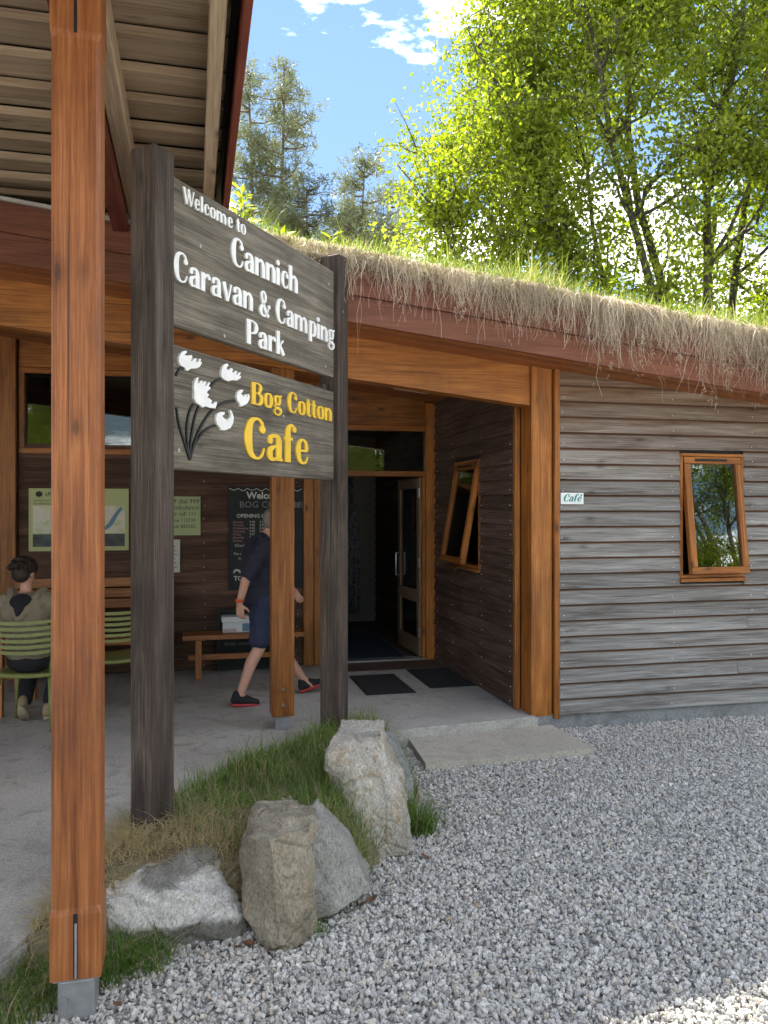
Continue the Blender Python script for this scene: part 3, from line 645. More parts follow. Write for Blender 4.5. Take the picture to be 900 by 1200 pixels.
def set_tint(me, vals): a = me.attributes.new('tint', 'FLOAT', 'POINT'); a.data.foreach_set('value', np.asarray(vals, dtype=np.float32))
def blades(name, base, height, width, lean, tint, mat, parent=None, droop=.35, az=None):
    """grass: each blade a bent tapering strip"""
    base = np.asarray(base); n = len(base); a = RNG.uniform(0, 2 * np.pi, n) if az is None else az
    dirx, diry = np.cos(a), np.sin(a); sx, sy = -diry, dirx
    V_ = np.zeros((n, 7, 3)); ts = (0, .4, .75, 1.0)
    for i, t in enumerate(ts):
        hx = lean * height * t ** 1.6; hz = height * (t - droop * lean * t ** 2.4)
        cxp = base[:, 0] + dirx * hx; cyp = base[:, 1] + diry * hx; cz = base[:, 2] + hz
        w = width * (1 - t) ** .7 * .5
        if i < 3:
            V_[:, 2 * i] = np.stack([cxp - sx * w, cyp - sy * w, cz], 1); V_[:, 2 * i + 1] = np.stack([cxp + sx * w, cyp + sy * w, cz], 1)
        else: V_[:, 6] = np.stack([cxp, cyp, cz], 1)
    o = np.arange(n)[:, None] * 7
    quads = np.concatenate([o + np.array([[0, 1, 3, 2]]), o + np.array([[2, 3, 5, 4]])]).tolist(); tris = (o + np.array([[4, 5, 6]])).tolist()
    m = bpy.data.meshes.new(name); m.from_pydata(V_.reshape(-1, 3).tolist(), [], quads + tris); m.update()
    set_tint(m, np.repeat(tint, 7)); return link(name, m, mat, parent)

def roof_z(u): return CZ + .49 + SLOPE * u
N = 26000
u = RNG.uniform(-2.6, 5.5, N); v = -.53 + RNG.exponential(.55, N); v = np.where(v > 3.2, RNG.uniform(-.4, 3, N), v)
cl = np.array([noise.noise(Vector((a * 1.7, b * 1.7, 2))) for a, b in zip(u, v)])
hgt = RNG.gamma(5, .028, N) * (1.05 + .9 * cl) * np.where(v < -.35, .75, 1.25); hgt = np.clip(hgt, .04, .46)
gz = roof_z(u) - .02 + np.clip((v + .48) * .1, -.05, .03)
tint = np.clip(RNG.normal(.48, .2, N) + cl * .25 - np.where(v < -.39, -.22, 0), 0, 1)
tag(blades('roof_grass', np.stack([u, v, gz], 1), hgt, RNG.uniform(.004, .009, N), RNG.uniform(.15, .9, N), tint, M['roof_grass']),
    'lush sunlit grass growing on the cafe roof', 'grass', kind='stuff')
rg = bpy.data.objects['roof_grass']; rg.location = BO; rg.rotation_euler = (0, 0, BA)

def roots():
    b = MB(); tint = []
    def strand(u0, v0, z0, L, w, out, tn, sway):
        n = 7; ph = random.uniform(0, 6.28); base = len(b.v); dz = L / (n - 1); x, y, z = u0, v0, z0; a = random.uniform(0, 3.14)
        dirx = random.gauss(0, .42)
        for i in range(n):
            t = i / (n - 1); ww = w * (1 - .55 * t)
            cx_, cy_ = math.cos(a + t) * ww / 2, math.sin(a + t) * ww / 2
            b.v.append((x - cx_, y - cy_, z)); b.v.append((x + cx_, y + cy_, z)); tint.extend((tn, tn))
            x += dirx * dz * (1 - t) + random.gauss(0, sway) * dz; y += (-out * (1 - t) ** 3 * .9 + random.gauss(0, sway * .6)) * dz; z -= dz * (.25 + .75 * min(1, t * 3.5)) if i else -.012
        for i in range(n - 1): b.f.append((base + 2 * i, base + 2 * i + 1, base + 2 * i + 3, base + 2 * i + 2))
    def dens(u): return .5 + .9 * noise.noise(Vector((u * 1.9, 3.3, 0))) + .5 * noise.noise(Vector((u * 5.2, 1.3, 0)))
    for _ in range(11000):                                   # matted lip
        u0 = random.uniform(-2.6, 5.5)
        if random.random() > .45 + 1.1 * noise.noise(Vector((u0 * 2.3, 5, 1))) + .5: continue
        strand(u0, -.47 - random.uniform(0, .06), roof_z(u0) + .02 - random.uniform(.0, .08), random.uniform(.02, .06 + .06 * min(1, max(0, (u0 + 1.5) / 2))), random.uniform(.0025, .006), random.uniform(.3, 1.3), random.betavariate(3, 1.6), .6)
    x = -2.6
    while x < 5.5:                                            # ragged clumps with gaps between them
        right = min(1, max(.10, (x + 1.9) / 2.0)); x += random.expovariate(1 / (.060 - .030 * right)); d = .5 + .5 * noise.noise(Vector((x * 1.4, 8.8, 0)))
        L0 = (.05 + .14 * random.random() ** 2 + right * (.04 + .36 * random.random() ** 1.4)) * (.8 + .7 * d); sp = random.uniform(.012, .05); tn = random.betavariate(1.3, 1.2)
        if random.random() < .16 + .12 * right: L0 += random.uniform(.12, .32); sp *= .6
        for _ in range(random.randint(16, 60)):
            strand(x + random.gauss(0, sp), -.49 - random.uniform(0, .06), roof_z(x) - random.uniform(-.01, .08), L0 * random.uniform(.4, 1.08), random.uniform(.002, .005), random.uniform(.2, .9), min(1, max(0, tn + random.gauss(0, .18))), .3)
        for _ in range(random.randint(2, 16) if L0 > .2 else 0):
            z0 = roof_z(x) - L0 * random.uniform(.4, 1); strand(x + random.gauss(0, sp * .8), -.56 + random.gauss(0, .012), z0, random.uniform(.03, .09), .0045, .1, min(1, tn + .2), .9)
    for u0 in (-1.75, -1.5, -1.28, -.95, -.62, -.33, .02, .3, .46, .74, .98, 1.25, 1.62, 1.95, 2.2, 2.6, 3.0, 3.5, 4.1):   # long separate tassels
        L0 = random.uniform(.36, .66)
        for _ in range(random.randint(14, 34)):
            strand(u0 + random.gauss(0, .014), -.54 - random.uniform(0, .04), roof_z(u0) - random.uniform(.0, .08), L0 * random.uniform(.5, 1.05), random.uniform(.003, .0055), random.uniform(.2, .5), random.uniform(.35, 1), .2)
    for u0, L in ((-1.62, .95), (-1.18, .62), (-.75, .55), (.34, .98), (2.02, .80), (2.25, .62), (3.5, .7)):
        for _ in range(2): strand(u0 + random.gauss(0, .008), -.56, roof_z(u0) - .1, L * random.uniform(.9, 1), .0055, .3, .75, .16)
    o = b.build('hanging_roots', M['roots'], None); set_tint(o.data, tint); o.location = BO; o.rotation_euler = (0, 0, BA)
    return tag(o, 'dry straw-coloured roots hanging over the cafe fascia', 'roots', kind='stuff')
roots()

def weed(label, u0, v0, h, n, seed):
    rs = random.Random(seed); t = thing('roof_weed', label, 'weed', W(u0, v0, roof_z(u0) - .02), BA); b = MB(); b.tube([(0, 0, 0), (.01, 0, h * .5), (.03, .01, h)], [.006, .005, .003], 6); b.build('stem', M['weed_stem'], t, True)
    P_ = []; b = MB()
    for k in range(n):
        z = h * (.2 + .8 * k / n); a = k * 2.4 + rs.uniform(-.3, .3); L = .20 * (1 - .55 * k / n) * rs.uniform(.8, 1.2); d = Vector((math.cos(a), math.sin(a), .55)); sd = Vector((-math.sin(a), math.cos(a), 0)); o = Vector((.02 * z / h, 0, z)); w = L * .16
        b.add([o, o + d * L * .45 + sd * w, o + d * L + Vector((0, 0, -.12 * L)), o + d * L * .45 - sd * w, o + d * L * .5 + Vector((0, 0, .02))], [(0, 4, 1), (1, 4, 2), (2, 4, 3), (3, 4, 0)])
    o = b.build('leaves', M['leaf'], t); set_tint(o.data, [rs.uniform(.5, 1)] * len(b.v)); return t
M['weed_stem'] = plain('green_stem', (.12, .16, .04), .6)
weed('tall leafy weed on the roof edge next to the canopy', -2.52, -.05, .50, 26, 3); weed('smaller leafy weed on the roof behind the sign', -2.18, .25, .34, 18, 5); weed('slim weed standing in the roof grass above the sign post', -1.75, .3, .42, 14, 8)

# rows of nail heads in the lapped boards (a couple of millimetres each)
def nails(u_list, c, z0, z1, parent, axis='x'):
    b = MB()
    for z in lap_rows(z0, z1):
        for u0 in u_list:
            q = u0 + random.uniform(-.012, .012); zz = z + .035 + random.uniform(-.006, .006)
            b.ellipsoid((q, c - .030, zz) if axis == 'x' else (c - .030, q, zz), (.005, .005, .005), None, 6, 4)
    return tag(b.build('nail_heads', M['screw_bright'], parent), kind='stuff')
nails((-4.3, -2.74, -1.73), BVV - .004, FZ + .01, 2.4, back); nails((.20, 1.26, 2.06, 3.2), -.004, FZ, 2.9, front); nails((.33, 1.05, 1.95, 2.5), -.096, FZ + .012, 3.0, side, 'y')

# ------------------------------------------------------------------ timber canopy over the terrace
can = bthing('timber_canopy', 'open timber canopy on square posts with an overlapping board roof', 'canopy')
CU0, CU1 = -9.0, -2.70
v_ = -5.2; kk = 0
while v_ < 1.2:
    # each board lies a little lower at its near edge
    z_ = 4.11
    for a0, a1 in ((CU0, -5.0), (-4.998, CU1)):
        dz_ = random.uniform(-.004, .004); p = [(v_, z_ - .056 + dz_), (v_ + .325, z_ + .004), (v_ + .325, z_ + .036), (v_, z_ - .012 + dz_)]
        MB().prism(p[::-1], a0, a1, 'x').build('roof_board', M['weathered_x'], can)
    v_ += .305; kk += 1
MB().box(CU0, CU1 + .06, -5.25, 1.3, 4.155, 4.175).build('roof_covering', M['black'], can)
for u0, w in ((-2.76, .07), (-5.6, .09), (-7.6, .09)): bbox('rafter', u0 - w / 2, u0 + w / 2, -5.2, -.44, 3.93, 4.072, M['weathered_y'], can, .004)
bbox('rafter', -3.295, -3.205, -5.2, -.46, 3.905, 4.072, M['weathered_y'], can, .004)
bbox('main_beam', -3.40, -3.30, -5.2, -.50, 3.80, 4.06, M['red_y'], can, .005)
bbox('verge_board', -2.665, -2.63, -5.25, -.43, 3.87, 4.20, M['red_y'], can, .004)
# the big front post: chamfered shaft, square foot with a slot, steel shoe
def big_post():
    a = .089; c = .015; prof = lambda c_: [(-a + c_, -a), (a - c_, -a), (a, -a + c_), (a, a - c_), (a - c_, a), (-a + c_, a), (-a, a - c_), (-a, -a + c_)]
    b = MB(); lv = [(.165, .002), (.33, .002), (.40, .002), (.425, c), (3.6, c), (3.63, .002), (3.9, .002)]
    for i, (z, cc) in enumerate(lv):
        ins = .004 if .42 < z < 3.61 else 0
        for (x, y) in prof(cc): b.v.append((x * (1 - ins / a), y * (1 - ins / a), z))
    for i in range(len(lv) - 1):
        for k in range(8): b.f.append((i * 8 + k, i * 8 + (k + 1) % 8, (i + 1) * 8 + (k + 1) % 8, (i + 1) * 8 + k))
    b.f.append(tuple(range(8))[::-1]); b.f.append(tuple((len(lv) - 1) * 8 + k for k in range(8)))
    return b
def place_in(o, u, v, rot=0): o.matrix_local = Matrix.Translation((u, v, 0)) @ Matrix.Rotation(rot, 4, 'Z'); return o
PU, PV = -3.278, -3.09
post = big_post().build('canopy_post', M['post_z'], can); place_in(post, PU, PV)
MB().box(-.008, .008, -.0895, -.05, .17, .405).build('slot', M['black'], post); MB().box(-.003, .005, -.0905, -.06, .17, .37).build('steel_flange', M['metal'], post)
MB().box(-.006, .006, -.0895, -.05, 3.62, 3.9).build('slot', M['black'], post)
bbox('post_shoe', -.066, .066, -.066, .066, -.05, .155, M['metal'], post, .012, seg=2); bbox('post_shoe', -.08, .08, -.08, .08, .153, .166, M['metal'], post, .003)
p2 = big_post().build('canopy_post', M['post_z'], can); place_in(p2, -7.2, PV)

# ------------------------------------------------------------------ sign
SG = .95                                        # the sign stands just clear of the turf roof's edge
sign = thing('welcome_sign', 'dark timber sign on two posts welcoming visitors to the caravan park and cafe', 'sign', (-1.212 * SG, 4.155 * SG, 0), R(66.3))
sign.scale = (SG, SG, SG); sign.location.z = .094
HW = .08; SEP = 2.07
for x0, zt in ((0, 3.755), (SEP, 3.80)):
    o = bbox('post', x0 - HW, x0 + HW, -HW, HW, .0, zt, M['sign_post'], sign, .007)
    for v in o.data.vertices:
        if v.co.z > 1: v.co.z += (v.co.x - x0) * .05 + v.co.y * -.05
ub = bbox('upper_board', HW + .001, SEP - HW - .001, -.04, .01, 2.868, 3.666, M['sign_board'], sign, .006)
lo = bbox('lower_board', HW + .001, SEP - HW - .001, -.04, .01, 2.096, 2.765, M['sign_board'], sign, .006)
for zc, pr in ((2.72, .06), (2.97, .06)): bbox('cleat', SEP - HW - .075, SEP - HW - .003, .012, .06, zc - .09, zc + .1, M['sign_post'], sign, .004)

def spline(pts, n=7):
    P = [Vector(p) for p in pts]; out = []
    if len(P) == 2: return P
    Q = [P[0] * 2 - P[1]] + P + [P[-1] * 2 - P[-2]]
    for i in range(1, len(Q) - 2):
        a, b, c, d = Q[i - 1:i + 3]
        for k in range(n):
            t = k / n
            out.append(.5 * (2 * b + (c - a) * t + (2 * a - 5 * b + 4 * c - d) * t * t + (3 * b - a - 3 * c + d) * t ** 3))
    out.append(P[-1]); return out
def stroke(b, pts, y0, y1, tf):
    """pts: (x, y, width) along the pen path -> a solid ribbon between depths y0 (front) and y1"""
    S = spline(pts); n = len(S); base = len(b.v)
    for i, p in enumerate(S):
        t = Vector((S[min(i + 1, n - 1)].x - S[max(i - 1, 0)].x, S[min(i + 1, n - 1)].y - S[max(i - 1, 0)].y)); t = t.normalized() if t.length > 1e-9 else Vector((1, 0))
        nx, ny = -t.y * p.z / 2, t.x * p.z / 2
        for (qx, qy) in ((p.x + nx, p.y + ny), (p.x - nx, p.y - ny)):
            X, Z = tf(qx, qy); b.v.append((X, y0, Z)); b.v.append((X, y1, Z))
    for i in range(n - 1):
        o = base + i * 4
        b.f += [(o, o + 4, o + 6, o + 2), (o, o + 1, o + 5, o + 4), (o + 2, o + 6, o + 7, o + 3)]
    b.f += [(base, base + 2, base + 3, base + 1), (base + n * 4 - 4, base + n * 4 - 3, base + n * 4 - 1, base + n * 4 - 2)]
def disc(x, y, r): return [(x - r * .98, y, r * .35), (x - r * .7, y, r * 1.4), (x, y, r * 2), (x + r * .7, y, r * 1.4), (x + r * .98, y, r * .35)]
T = .2
_n = lambda x: [[(x, .66, T), (x, .0, T)], [(x + .06, .46, .05), (x + .16, .60, .09), (x + .29, .60, .13), (x + .38, .48, .19), (x + .39, .3, T), (x + .39, 0, T)]]
_a = [[(.10, .50, .10), (.13, .58, .12), (.26, .64, .09), (.39, .60, .14), (.43, .46, .19), (.43, 0, .19)], [(.42, .38, .05), (.26, .35, .08), (.12, .25, .17), (.13, .09, .17), (.24, .03, .08), (.36, .09, .05), (.42, .16, .05)], [(.42, .06, .10), (.52, .03, .06), (.56, .05, .03)], disc(.12, .50, .085)]
_c = [[(.44, .47, .08), (.41, .59, .08), (.30, .645, .06), (.17, .57, .13), (.12, .33, .19), (.17, .10, .13), (.30, .015, .06), (.42, .06, .06), (.48, .17, .04)], disc(.42, .49, .08)]
_o = [[(.31, .645, .06), (.17, .57, .14), (.12, .33, .19), (.17, .09, .14), (.31, .012, .06)], [(.31, .645, .06), (.45, .57, .14), (.50, .33, .19), (.45, .09, .14), (.31, .012, .06)]]
_C = [[(.62, .72, .08), (.58, .90, .09), (.42, .985, .06), (.22, .87, .16), (.14, .5, .24), (.22, .13, .16), (.42, .012, .06), (.58, .09, .07), (.66, .28, .04)], disc(.60, .74, .10)]
GL = {
 'C': (_C, .74), 'a': (_a, .60), 'c': (_c, .54), 'o': (_o, .63),
 'n': (_n(.12), .66), 'm': (_n(.12) + [[(.57, .46, .05), (.67, .60, .09), (.79, .60, .13), (.88, .48, .19), (.89, .3, T), (.89, 0, T)]], 1.15),
 'h': ([[(.12, 1.0, T), (.12, .0, T)]] + [_n(.12)[1]], .66),
 'r': ([[(.12, .66, T), (.12, 0, T)], [(.18, .42, .05), (.26, .58, .08), (.38, .62, .10), (.43, .57, .10)], disc(.42, .55, .085)], .53),
 'v': ([[(.10, .66, .19), (.31, 0, .15)], [(.52, .66, .08), (.33, 0, .07)]], .60),
 'i': ([[(.12, .66, T), (.12, 0, T)], disc(.12, .86, .105)], .30), 'l': ([[(.12, 1.0, T), (.12, 0, T)]], .30),
 'p': ([[(.12, .66, T), (.12, -.27, T)], [(.18, .52, .05), (.30, .635, .07), (.44, .56, .14), (.49, .33, .19), (.44, .10, .14), (.30, .015, .07), (.18, .10, .05)]], .63),
 'g': ([[(.28, .645, .06), (.15, .57, .13), (.13, .42, .15), (.17, .27, .12), (.28, .225, .06)], [(.28, .645, .06), (.41, .57, .13), (.43, .42, .15), (.39, .27, .12), (.28, .225, .06)], [(.40, .58, .05), (.50, .66, .07), (.56, .64, .07)],
        [(.20, .24, .05), (.10, .16, .06), (.16, .07, .11), (.38, .05, .14), (.50, -.07, .13), (.40, -.22, .08), (.24, -.26, .07), (.10, -.19, .10), (.09, -.07, .08), (.18, .04, .05)]], .60),
 'k': ([[(.12, 1.0, T), (.12, 0, T)], [(.16, .26, .05), (.32, .48, .06), (.46, .64, .08)], [(.24, .38, .10), (.36, .2, .17), (.48, 0, .19)]], .62),
 'e': ([[(.50, .20, .04), (.43, .06, .06), (.31, .012, .07), (.17, .10, .14), (.12, .33, .19), (.17, .57, .13), (.30, .645, .06), (.42, .57, .11), (.45, .42, .13), (.44, .35, .10)], [(.18, .35, .06), (.46, .35, .06)]], .58),
 't': ([[(.16, .86, .12), (.18, .62, T), (.18, .16, T), (.24, .03, .10), (.36, .06, .05)], [(.02, .62, .07), (.36, .62, .07)]], .42),
 'f': ([[(.16, 0, T), (.16, .6, T), (.18, .86, .16), (.30, .985, .08), (.41, .92, .08)], [(.02, .62, .07), (.34, .62, .07)], disc(.40, .88, .08)], .44),
 'W': ([[(.08, 1, .2), (.31, 0, .14)], [(.50, .98, .08), (.33, 0, .06)], [(.46, 1, .2), (.69, 0, .14)], [(.92, 1, .08), (.71, 0, .06)]], .97),
 'P': ([[(.13, 1, .23), (.13, 0, .23)], [(.2, .97, .07), (.40, .97, .07), (.55, .87, .15), (.58, .73, .2), (.52, .57, .14), (.38, .49, .07), (.22, .48, .06)]], .70),
 'B': ([[(.13, 1, .23), (.13, 0, .23)], [(.2, .97, .07), (.40, .97, .07), (.54, .88, .15), (.55, .75, .18), (.48, .59, .12), (.36, .535, .06), (.2, .53, .06)], [(.3, .53, .05), (.46, .50, .09), (.60, .38, .17), (.60, .2, .19), (.50, .06, .12), (.36, .03, .07), (.2, .03, .07)]], .74),
 '&': ([[(.66, .42, .05), (.58, .25, .06), (.44, .05, .09), (.28, .012, .10), (.14, .12, .17), (.16, .32, .17), (.32, .50, .09), (.44, .68, .11), (.42, .88, .11), (.30, .975, .07), (.19, .88, .12), (.20, .70, .14), (.34, .40, .15), (.50, .16, .16), (.64, .02, .14)], disc(.67, .44, .08)], .78),
}
def text_width(s): return sum(GL[c][1] if c != ' ' else .34 for c in s)
def lettering(txt, x0, x1, zb, cap, mat, parent, y, dep=.010, rise=0.0, shear=0.0, name='letter'):
    sx = (x1 - x0) / text_width(txt); cx_ = 0
    for ch in txt:
        if ch == ' ': cx_ += .34; continue
        b = MB()
        for i, sk in enumerate(GL[ch][0]):
            stroke(b, sk, y - dep - .0004 * i, y + .001, lambda qx, qy, c0=cx_: (x0 + (c0 + qx) * sx + shear * qy * cap, zb + qy * cap + (c0 * sx) * rise))
        b.build(name, mat, parent); cx_ += GL[ch][1]
YF = -.041
lettering('Welcome to', .19, .80, 3.548, .088, M['white'], ub, YF, rise=.02)
lettering('Cannich', .637, 1.44, 3.345, .168, M['white'], ub, YF, rise=.02)
lettering('Caravan & Camping', .105, 1.985, 3.112, .158, M['white'], ub, YF)
lettering('Park', .805, 1.27, 2.902, .152, M['white'], ub, YF)
lettering('Bog Cotton', .86, 1.945, 2.536, .138, M['yellow'], lo, YF)
lettering('Cafe', .775, 1.60, 2.198, .255, M['yellow'], lo, YF)
# bog-cotton emblem: traced heads and stems (photo crop -> board plane)
def on_board(cx_, cy_):
    px, py = 195 + cx_ / 7.276, 395 + cy_ / 7.276
    s_ = Vector((math.cos(R(66.3)), math.sin(R(66.3)))); n_2 = Vector((s_.y, -s_.x)); L_ = Vector((-1.212, 4.155)); dx = (px - 450) / 930
    Y = (.04 + L_.dot(n_2)) / (dx * n_2.x + n_2.y)
    return (Vector((dx * Y, Y)) - L_).dot(s_), CAM_H - (py - 597) * Y / 930
HEADS = [
 [(150, 118), (128, 120), (105, 140), (90, 175), (88, 215), (105, 245), (140, 262), (152, 290), (165, 288), (190, 270), (240, 268), (265, 255), (285, 225), (285, 212), (270, 220), (277, 190), (265, 185), (255, 210), (235, 218), (238, 183), (222, 183), (205, 205), (190, 205), (205, 170), (195, 155), (170, 158), (150, 160), (135, 155), (158, 130)],
 [(505, 228), (482, 232), (460, 262), (450, 300), (452, 340), (480, 365), (515, 378), (545, 368), (585, 372), (615, 352), (620, 335), (603, 335), (618, 305), (605, 303), (590, 322), (575, 320), (588, 295), (575, 288), (555, 305), (540, 300), (552, 275), (535, 265), (515, 285), (495, 275), (500, 255), (512, 245)],
 [(258, 345), (240, 352), (222, 385), (216, 430), (220, 470), (218, 520), (235, 560), (265, 578), (290, 602), (320, 592), (360, 605), (400, 610), (412, 575), (412, 552), (398, 555), (385, 572), (362, 568), (372, 545), (345, 520), (330, 525), (345, 490), (330, 478), (330, 465), (360, 440), (355, 425), (340, 425), (355, 395), (345, 385), (325, 415), (310, 420), (322, 380), (305, 378), (290, 400), (290, 372), (272, 375), (258, 400), (248, 385)],
 [(640, 452), (615, 450), (590, 475), (582, 510), (590, 545), (610, 570), (615, 595), (630, 590), (670, 570), (688, 540), (695, 510), (685, 485), (675, 490), (678, 515), (665, 510), (668, 490), (650, 490), (648, 512), (635, 500), (620, 485), (632, 470)],
 [(480, 640), (445, 638), (415, 660), (405, 705), (415, 745), (440, 770), (450, 795), (490, 795), (530, 775), (552, 735), (558, 690), (545, 645), (530, 622), (522, 632), (532, 660), (528, 690), (515, 690), (508, 715), (490, 705), (470, 690), (458, 672), (478, 660)],
]
for h_ in HEADS:
    P2 = [on_board(*p) for p in h_]; n_ = len(P2); bm = bmesh.new()
    f_ = bm.faces.new([bm.verts.new((x, YF - .014, z)) for x, z in P2]); r_ = bmesh.ops.extrude_face_region(bm, geom=[f_])
    for g_ in r_['geom']:
        if isinstance(g_, bmesh.types.BMVert): g_.co.y = YF + .001
    bmesh.ops.recalc_face_normals(bm, faces=bm.faces[:]); bmesh.ops.triangulate(bm, faces=bm.faces[:])
    m_ = bpy.data.meshes.new('flower_head'); bm.to_mesh(m_); bm.free(); link('flower_head', m_, M['white'], lo)
STEMS = [[(140, 262), (105, 275), (75, 330)], [(78, 600), (95, 720), (140, 880), (192, 1045)], [(225, 570), (185, 650), (165, 780), (172, 920), (192, 1045)], [(268, 590), (235, 680), (212, 800), (195, 920), (192, 1045)],
         [(580, 545), (500, 552), (400, 610), (310, 720), (235, 880), (192, 1045)], [(412, 755), (350, 775), (280, 840), (225, 930), (192, 1045)], [(455, 355), (400, 385), (345, 450), (335, 470)]]
for s_ in STEMS:
    b = MB(); stroke(b, [(*on_board(*p), .012) for p in s_], YF - .009 - .0005 * STEMS.index(s_), YF + .001, lambda x, y: (x, y)); b.build('flower_stem', M['black'], lo)
for (x, z, p_) in ((.16, 2.20, lo), (.28, 2.58, lo), (.85, 2.42, lo), (1.25, 2.50, lo), (.58, 2.90, ub), (1.85, 2.93, ub), (1.9, 3.55, ub), (.35, 3.36, ub)):
    MB().tube([(x, YF + .002, z), (x, YF - .004, z)], .011, 8).build('screw', M['screw'], p_)

# ------------------------------------------------------------------ planted bed, boulders, grass
BED = [(-1.52, 3.12), (-1.45, 4.14), (-1.02, 5.14), (-.42, 6.02), (-.16, 6.22), (.12, 5.95), (.22, 5.2), (.16, 4.6), (-.05, 4.15), (-.12, 3.8), (-.40, 3.6), (-.75, 3.55), (-1.15, 3.42)]
def bed_h(x, y):
    d = 1e9; n = len(BED); ins = False
    for i in range(n):
        (x1, y1), (x2, y2) = BED[i], BED[(i + 1) % n]
        t = max(0, min(1, ((x - x1) * (x2 - x1) + (y - y1) * (y2 - y1)) / ((x2 - x1) ** 2 + (y2 - y1) ** 2))); d = min(d, math.hypot(x - x1 - t * (x2 - x1), y - y1 - t * (y2 - y1)))
        if (y1 > y) != (y2 > y) and x < (x2 - x1) * (y - y1) / (y2 - y1) + x1: ins = not ins
    return (min(1, d / .22) ** .7 * .27 + .02 + .03 * noise.noise(Vector((x * 4, y * 4, 0)))) if ins else None
bb = MB(); nx_, ny_ = 38, 66; idx = {}
for i in range(nx_):
    for j in range(ny_):
        x, y = -1.6 + i * .05, 3.0 + j * .05; h = bed_h(x, y)
        if h is not None: idx[(i, j)] = len(bb.v); bb.v.append((x, y, h))
        else: idx[(i, j)] = len(bb.v); bb.v.append((x, y, -.03))
for i in range(nx_ - 1):
    for j in range(ny_ - 1):
        q = [(i, j), (i + 1, j), (i + 1, j + 1), (i, j + 1)]
        if any(bb.v[idx[k]][2] > -.02 for k in q): bb.f.append(tuple(idx[k] for k in q))
tag(bb.build('planted_bed', M['soil'], None, True), kind='structure')

def boulder(name, label, pts, mat, seed, rough=.02):
    pts = [Vector(p) for p in pts]; c = sum(pts, Vector()) / len(pts); base = Vector((c.x, c.y, 0))
    bm = bmesh.new()
    for p in pts: bm.verts.new(p - base)
    r = bmesh.ops.convex_hull(bm, input=bm.verts[:]); junk = [g for g in r['geom_interior'] if isinstance(g, bmesh.types.BMVert)]
    bmesh.ops.delete(bm, geom=junk, context='VERTS'); bmesh.ops.triangulate(bm, faces=bm.faces[:])
    mb = MB(); bm.verts.index_update(); mb.v = [tuple(v.co) for v in bm.verts]; mb.f = [tuple(v.index for v in f.verts) for f in bm.faces]; bm.free()
    m = evaluated(mb, name, [('REMESH', dict(mode='VOXEL', voxel_size=.009)), ('SMOOTH', dict(factor=.5, iterations=1))])
    m.update(); nrm = np.empty(len(m.vertices) * 3, dtype=np.float32); m.vertices.foreach_get('normal', nrm); nrm = nrm.reshape(-1, 3)
    for i, v in enumerate(m.vertices):
        p = v.co + Vector((seed * 3.1, seed, 0)); n = Vector(nrm[i])
        d = noise.fractal(p * 5, 1.0, 2.1, 5) * rough + abs(noise.noise(p * 3.2)) * -rough * 1.4 + noise.noise(p * 26) * rough * .16
        # bedding planes that step the faces
        cell = noise.voronoi(p * 2.6)[0]; d += -max(0, .05 - (cell[1] - cell[0])) * rough * 8 + (math.floor((noise.noise(p * 4.3) + noise.noise(p * 9) * .4) * 5) / 5) * rough * 1.0
        v.co = v.co + n * d
    m.polygons.foreach_set('use_smooth', [False] * len(m.polygons))
    o = link(name, m, mat); o.location = base; return tag(o, label, 'boulder', 'boulders edging the planted bed')
bk = lambda p, dy, dz=0, dx=0: Vector((p.x + dx, p.y + dy, p.z + dz))
r1 = rock('quartz_streaked_rock', (.11, .105, .09), (.19, .18, .155), (.29, .275, .25), band=(.135, .30), moss=.35)
r2 = rock('brown_grey_rock', (.15, .128, .088), (.26, .228, .17), (.37, .335, .265), moss=.3, tan=.25)
r3 = rock('smooth_grey_rock', (.17, .163, .14), (.27, .26, .23), (.36, .345, .31), moss=.15)
r4 = rock('speckled_pale_rock', (.21, .19, .15), (.39, .36, .305), (.55, .515, .45), moss=.3, tan=.55)
f1 = [at(112, 1055, 3.42), at(118, 1108, 3.42), at(200, 1126, 3.38), at(276, 1118, 3.42), at(292, 1085, 3.50), at(268, 1042, 3.56), at(248, 1000, 3.72), at(150, 992, 3.72), at(116, 1030, 3.60), at(200, 1042, 3.40), at(255, 1046, 3.47), at(190, 984, 3.82), at(225, 986, 3.80)]
boulder('boulder', 'low boulder with a broad white quartz band beside the canopy post', f1 + [bk(p, .30, .02) for p in f1[6:9]] + [at(122, 1085, 3.8), at(285, 1080, 3.85)], r1, 1, .030)
f2 = [at(278, 980, 3.55), at(284, 1065, 3.47), at(310, 1126, 3.36), at(350, 1116, 3.36), at(368, 1085, 3.45), at(366, 972, 3.50), at(335, 952, 3.62), at(290, 962, 3.62), at(316, 985, 3.32), at(326, 1110, 3.32)]
boulder('boulder', 'upright brown-grey wedge boulder with a sharp vertical ridge', f2 + [bk(p, .24) for p in f2[5:8]] + [at(290, 1060, 3.7), at(355, 1060, 3.7)], r2, 2, .026)
f3 = [at(345, 948, 3.68), at(340, 1000, 3.62), at(352, 1085, 3.57), at(395, 1072, 3.60), at(428, 1050, 3.68), at(432, 1035, 3.72), at(405, 990, 3.74), at(366, 950, 3.74), at(385, 965, 3.74), at(438, 1045, 3.7)]
boulder('boulder', 'smooth grey triangular boulder leaning behind the upright wedge', f3 + [bk(p, .2) for p in f3[3:]], r3, 3, .014)
f4 = [at(380, 878, 4.40), at(384, 930, 4.36), at(405, 1005, 4.25), at(420, 1026, 4.18), at(442, 1012, 4.20), at(490, 996, 4.30), at(482, 962, 4.34), at(460, 905, 4.44), at(450, 858, 4.56), at(396, 856, 4.56), at(432, 900, 4.36), at(430, 985, 4.20)]
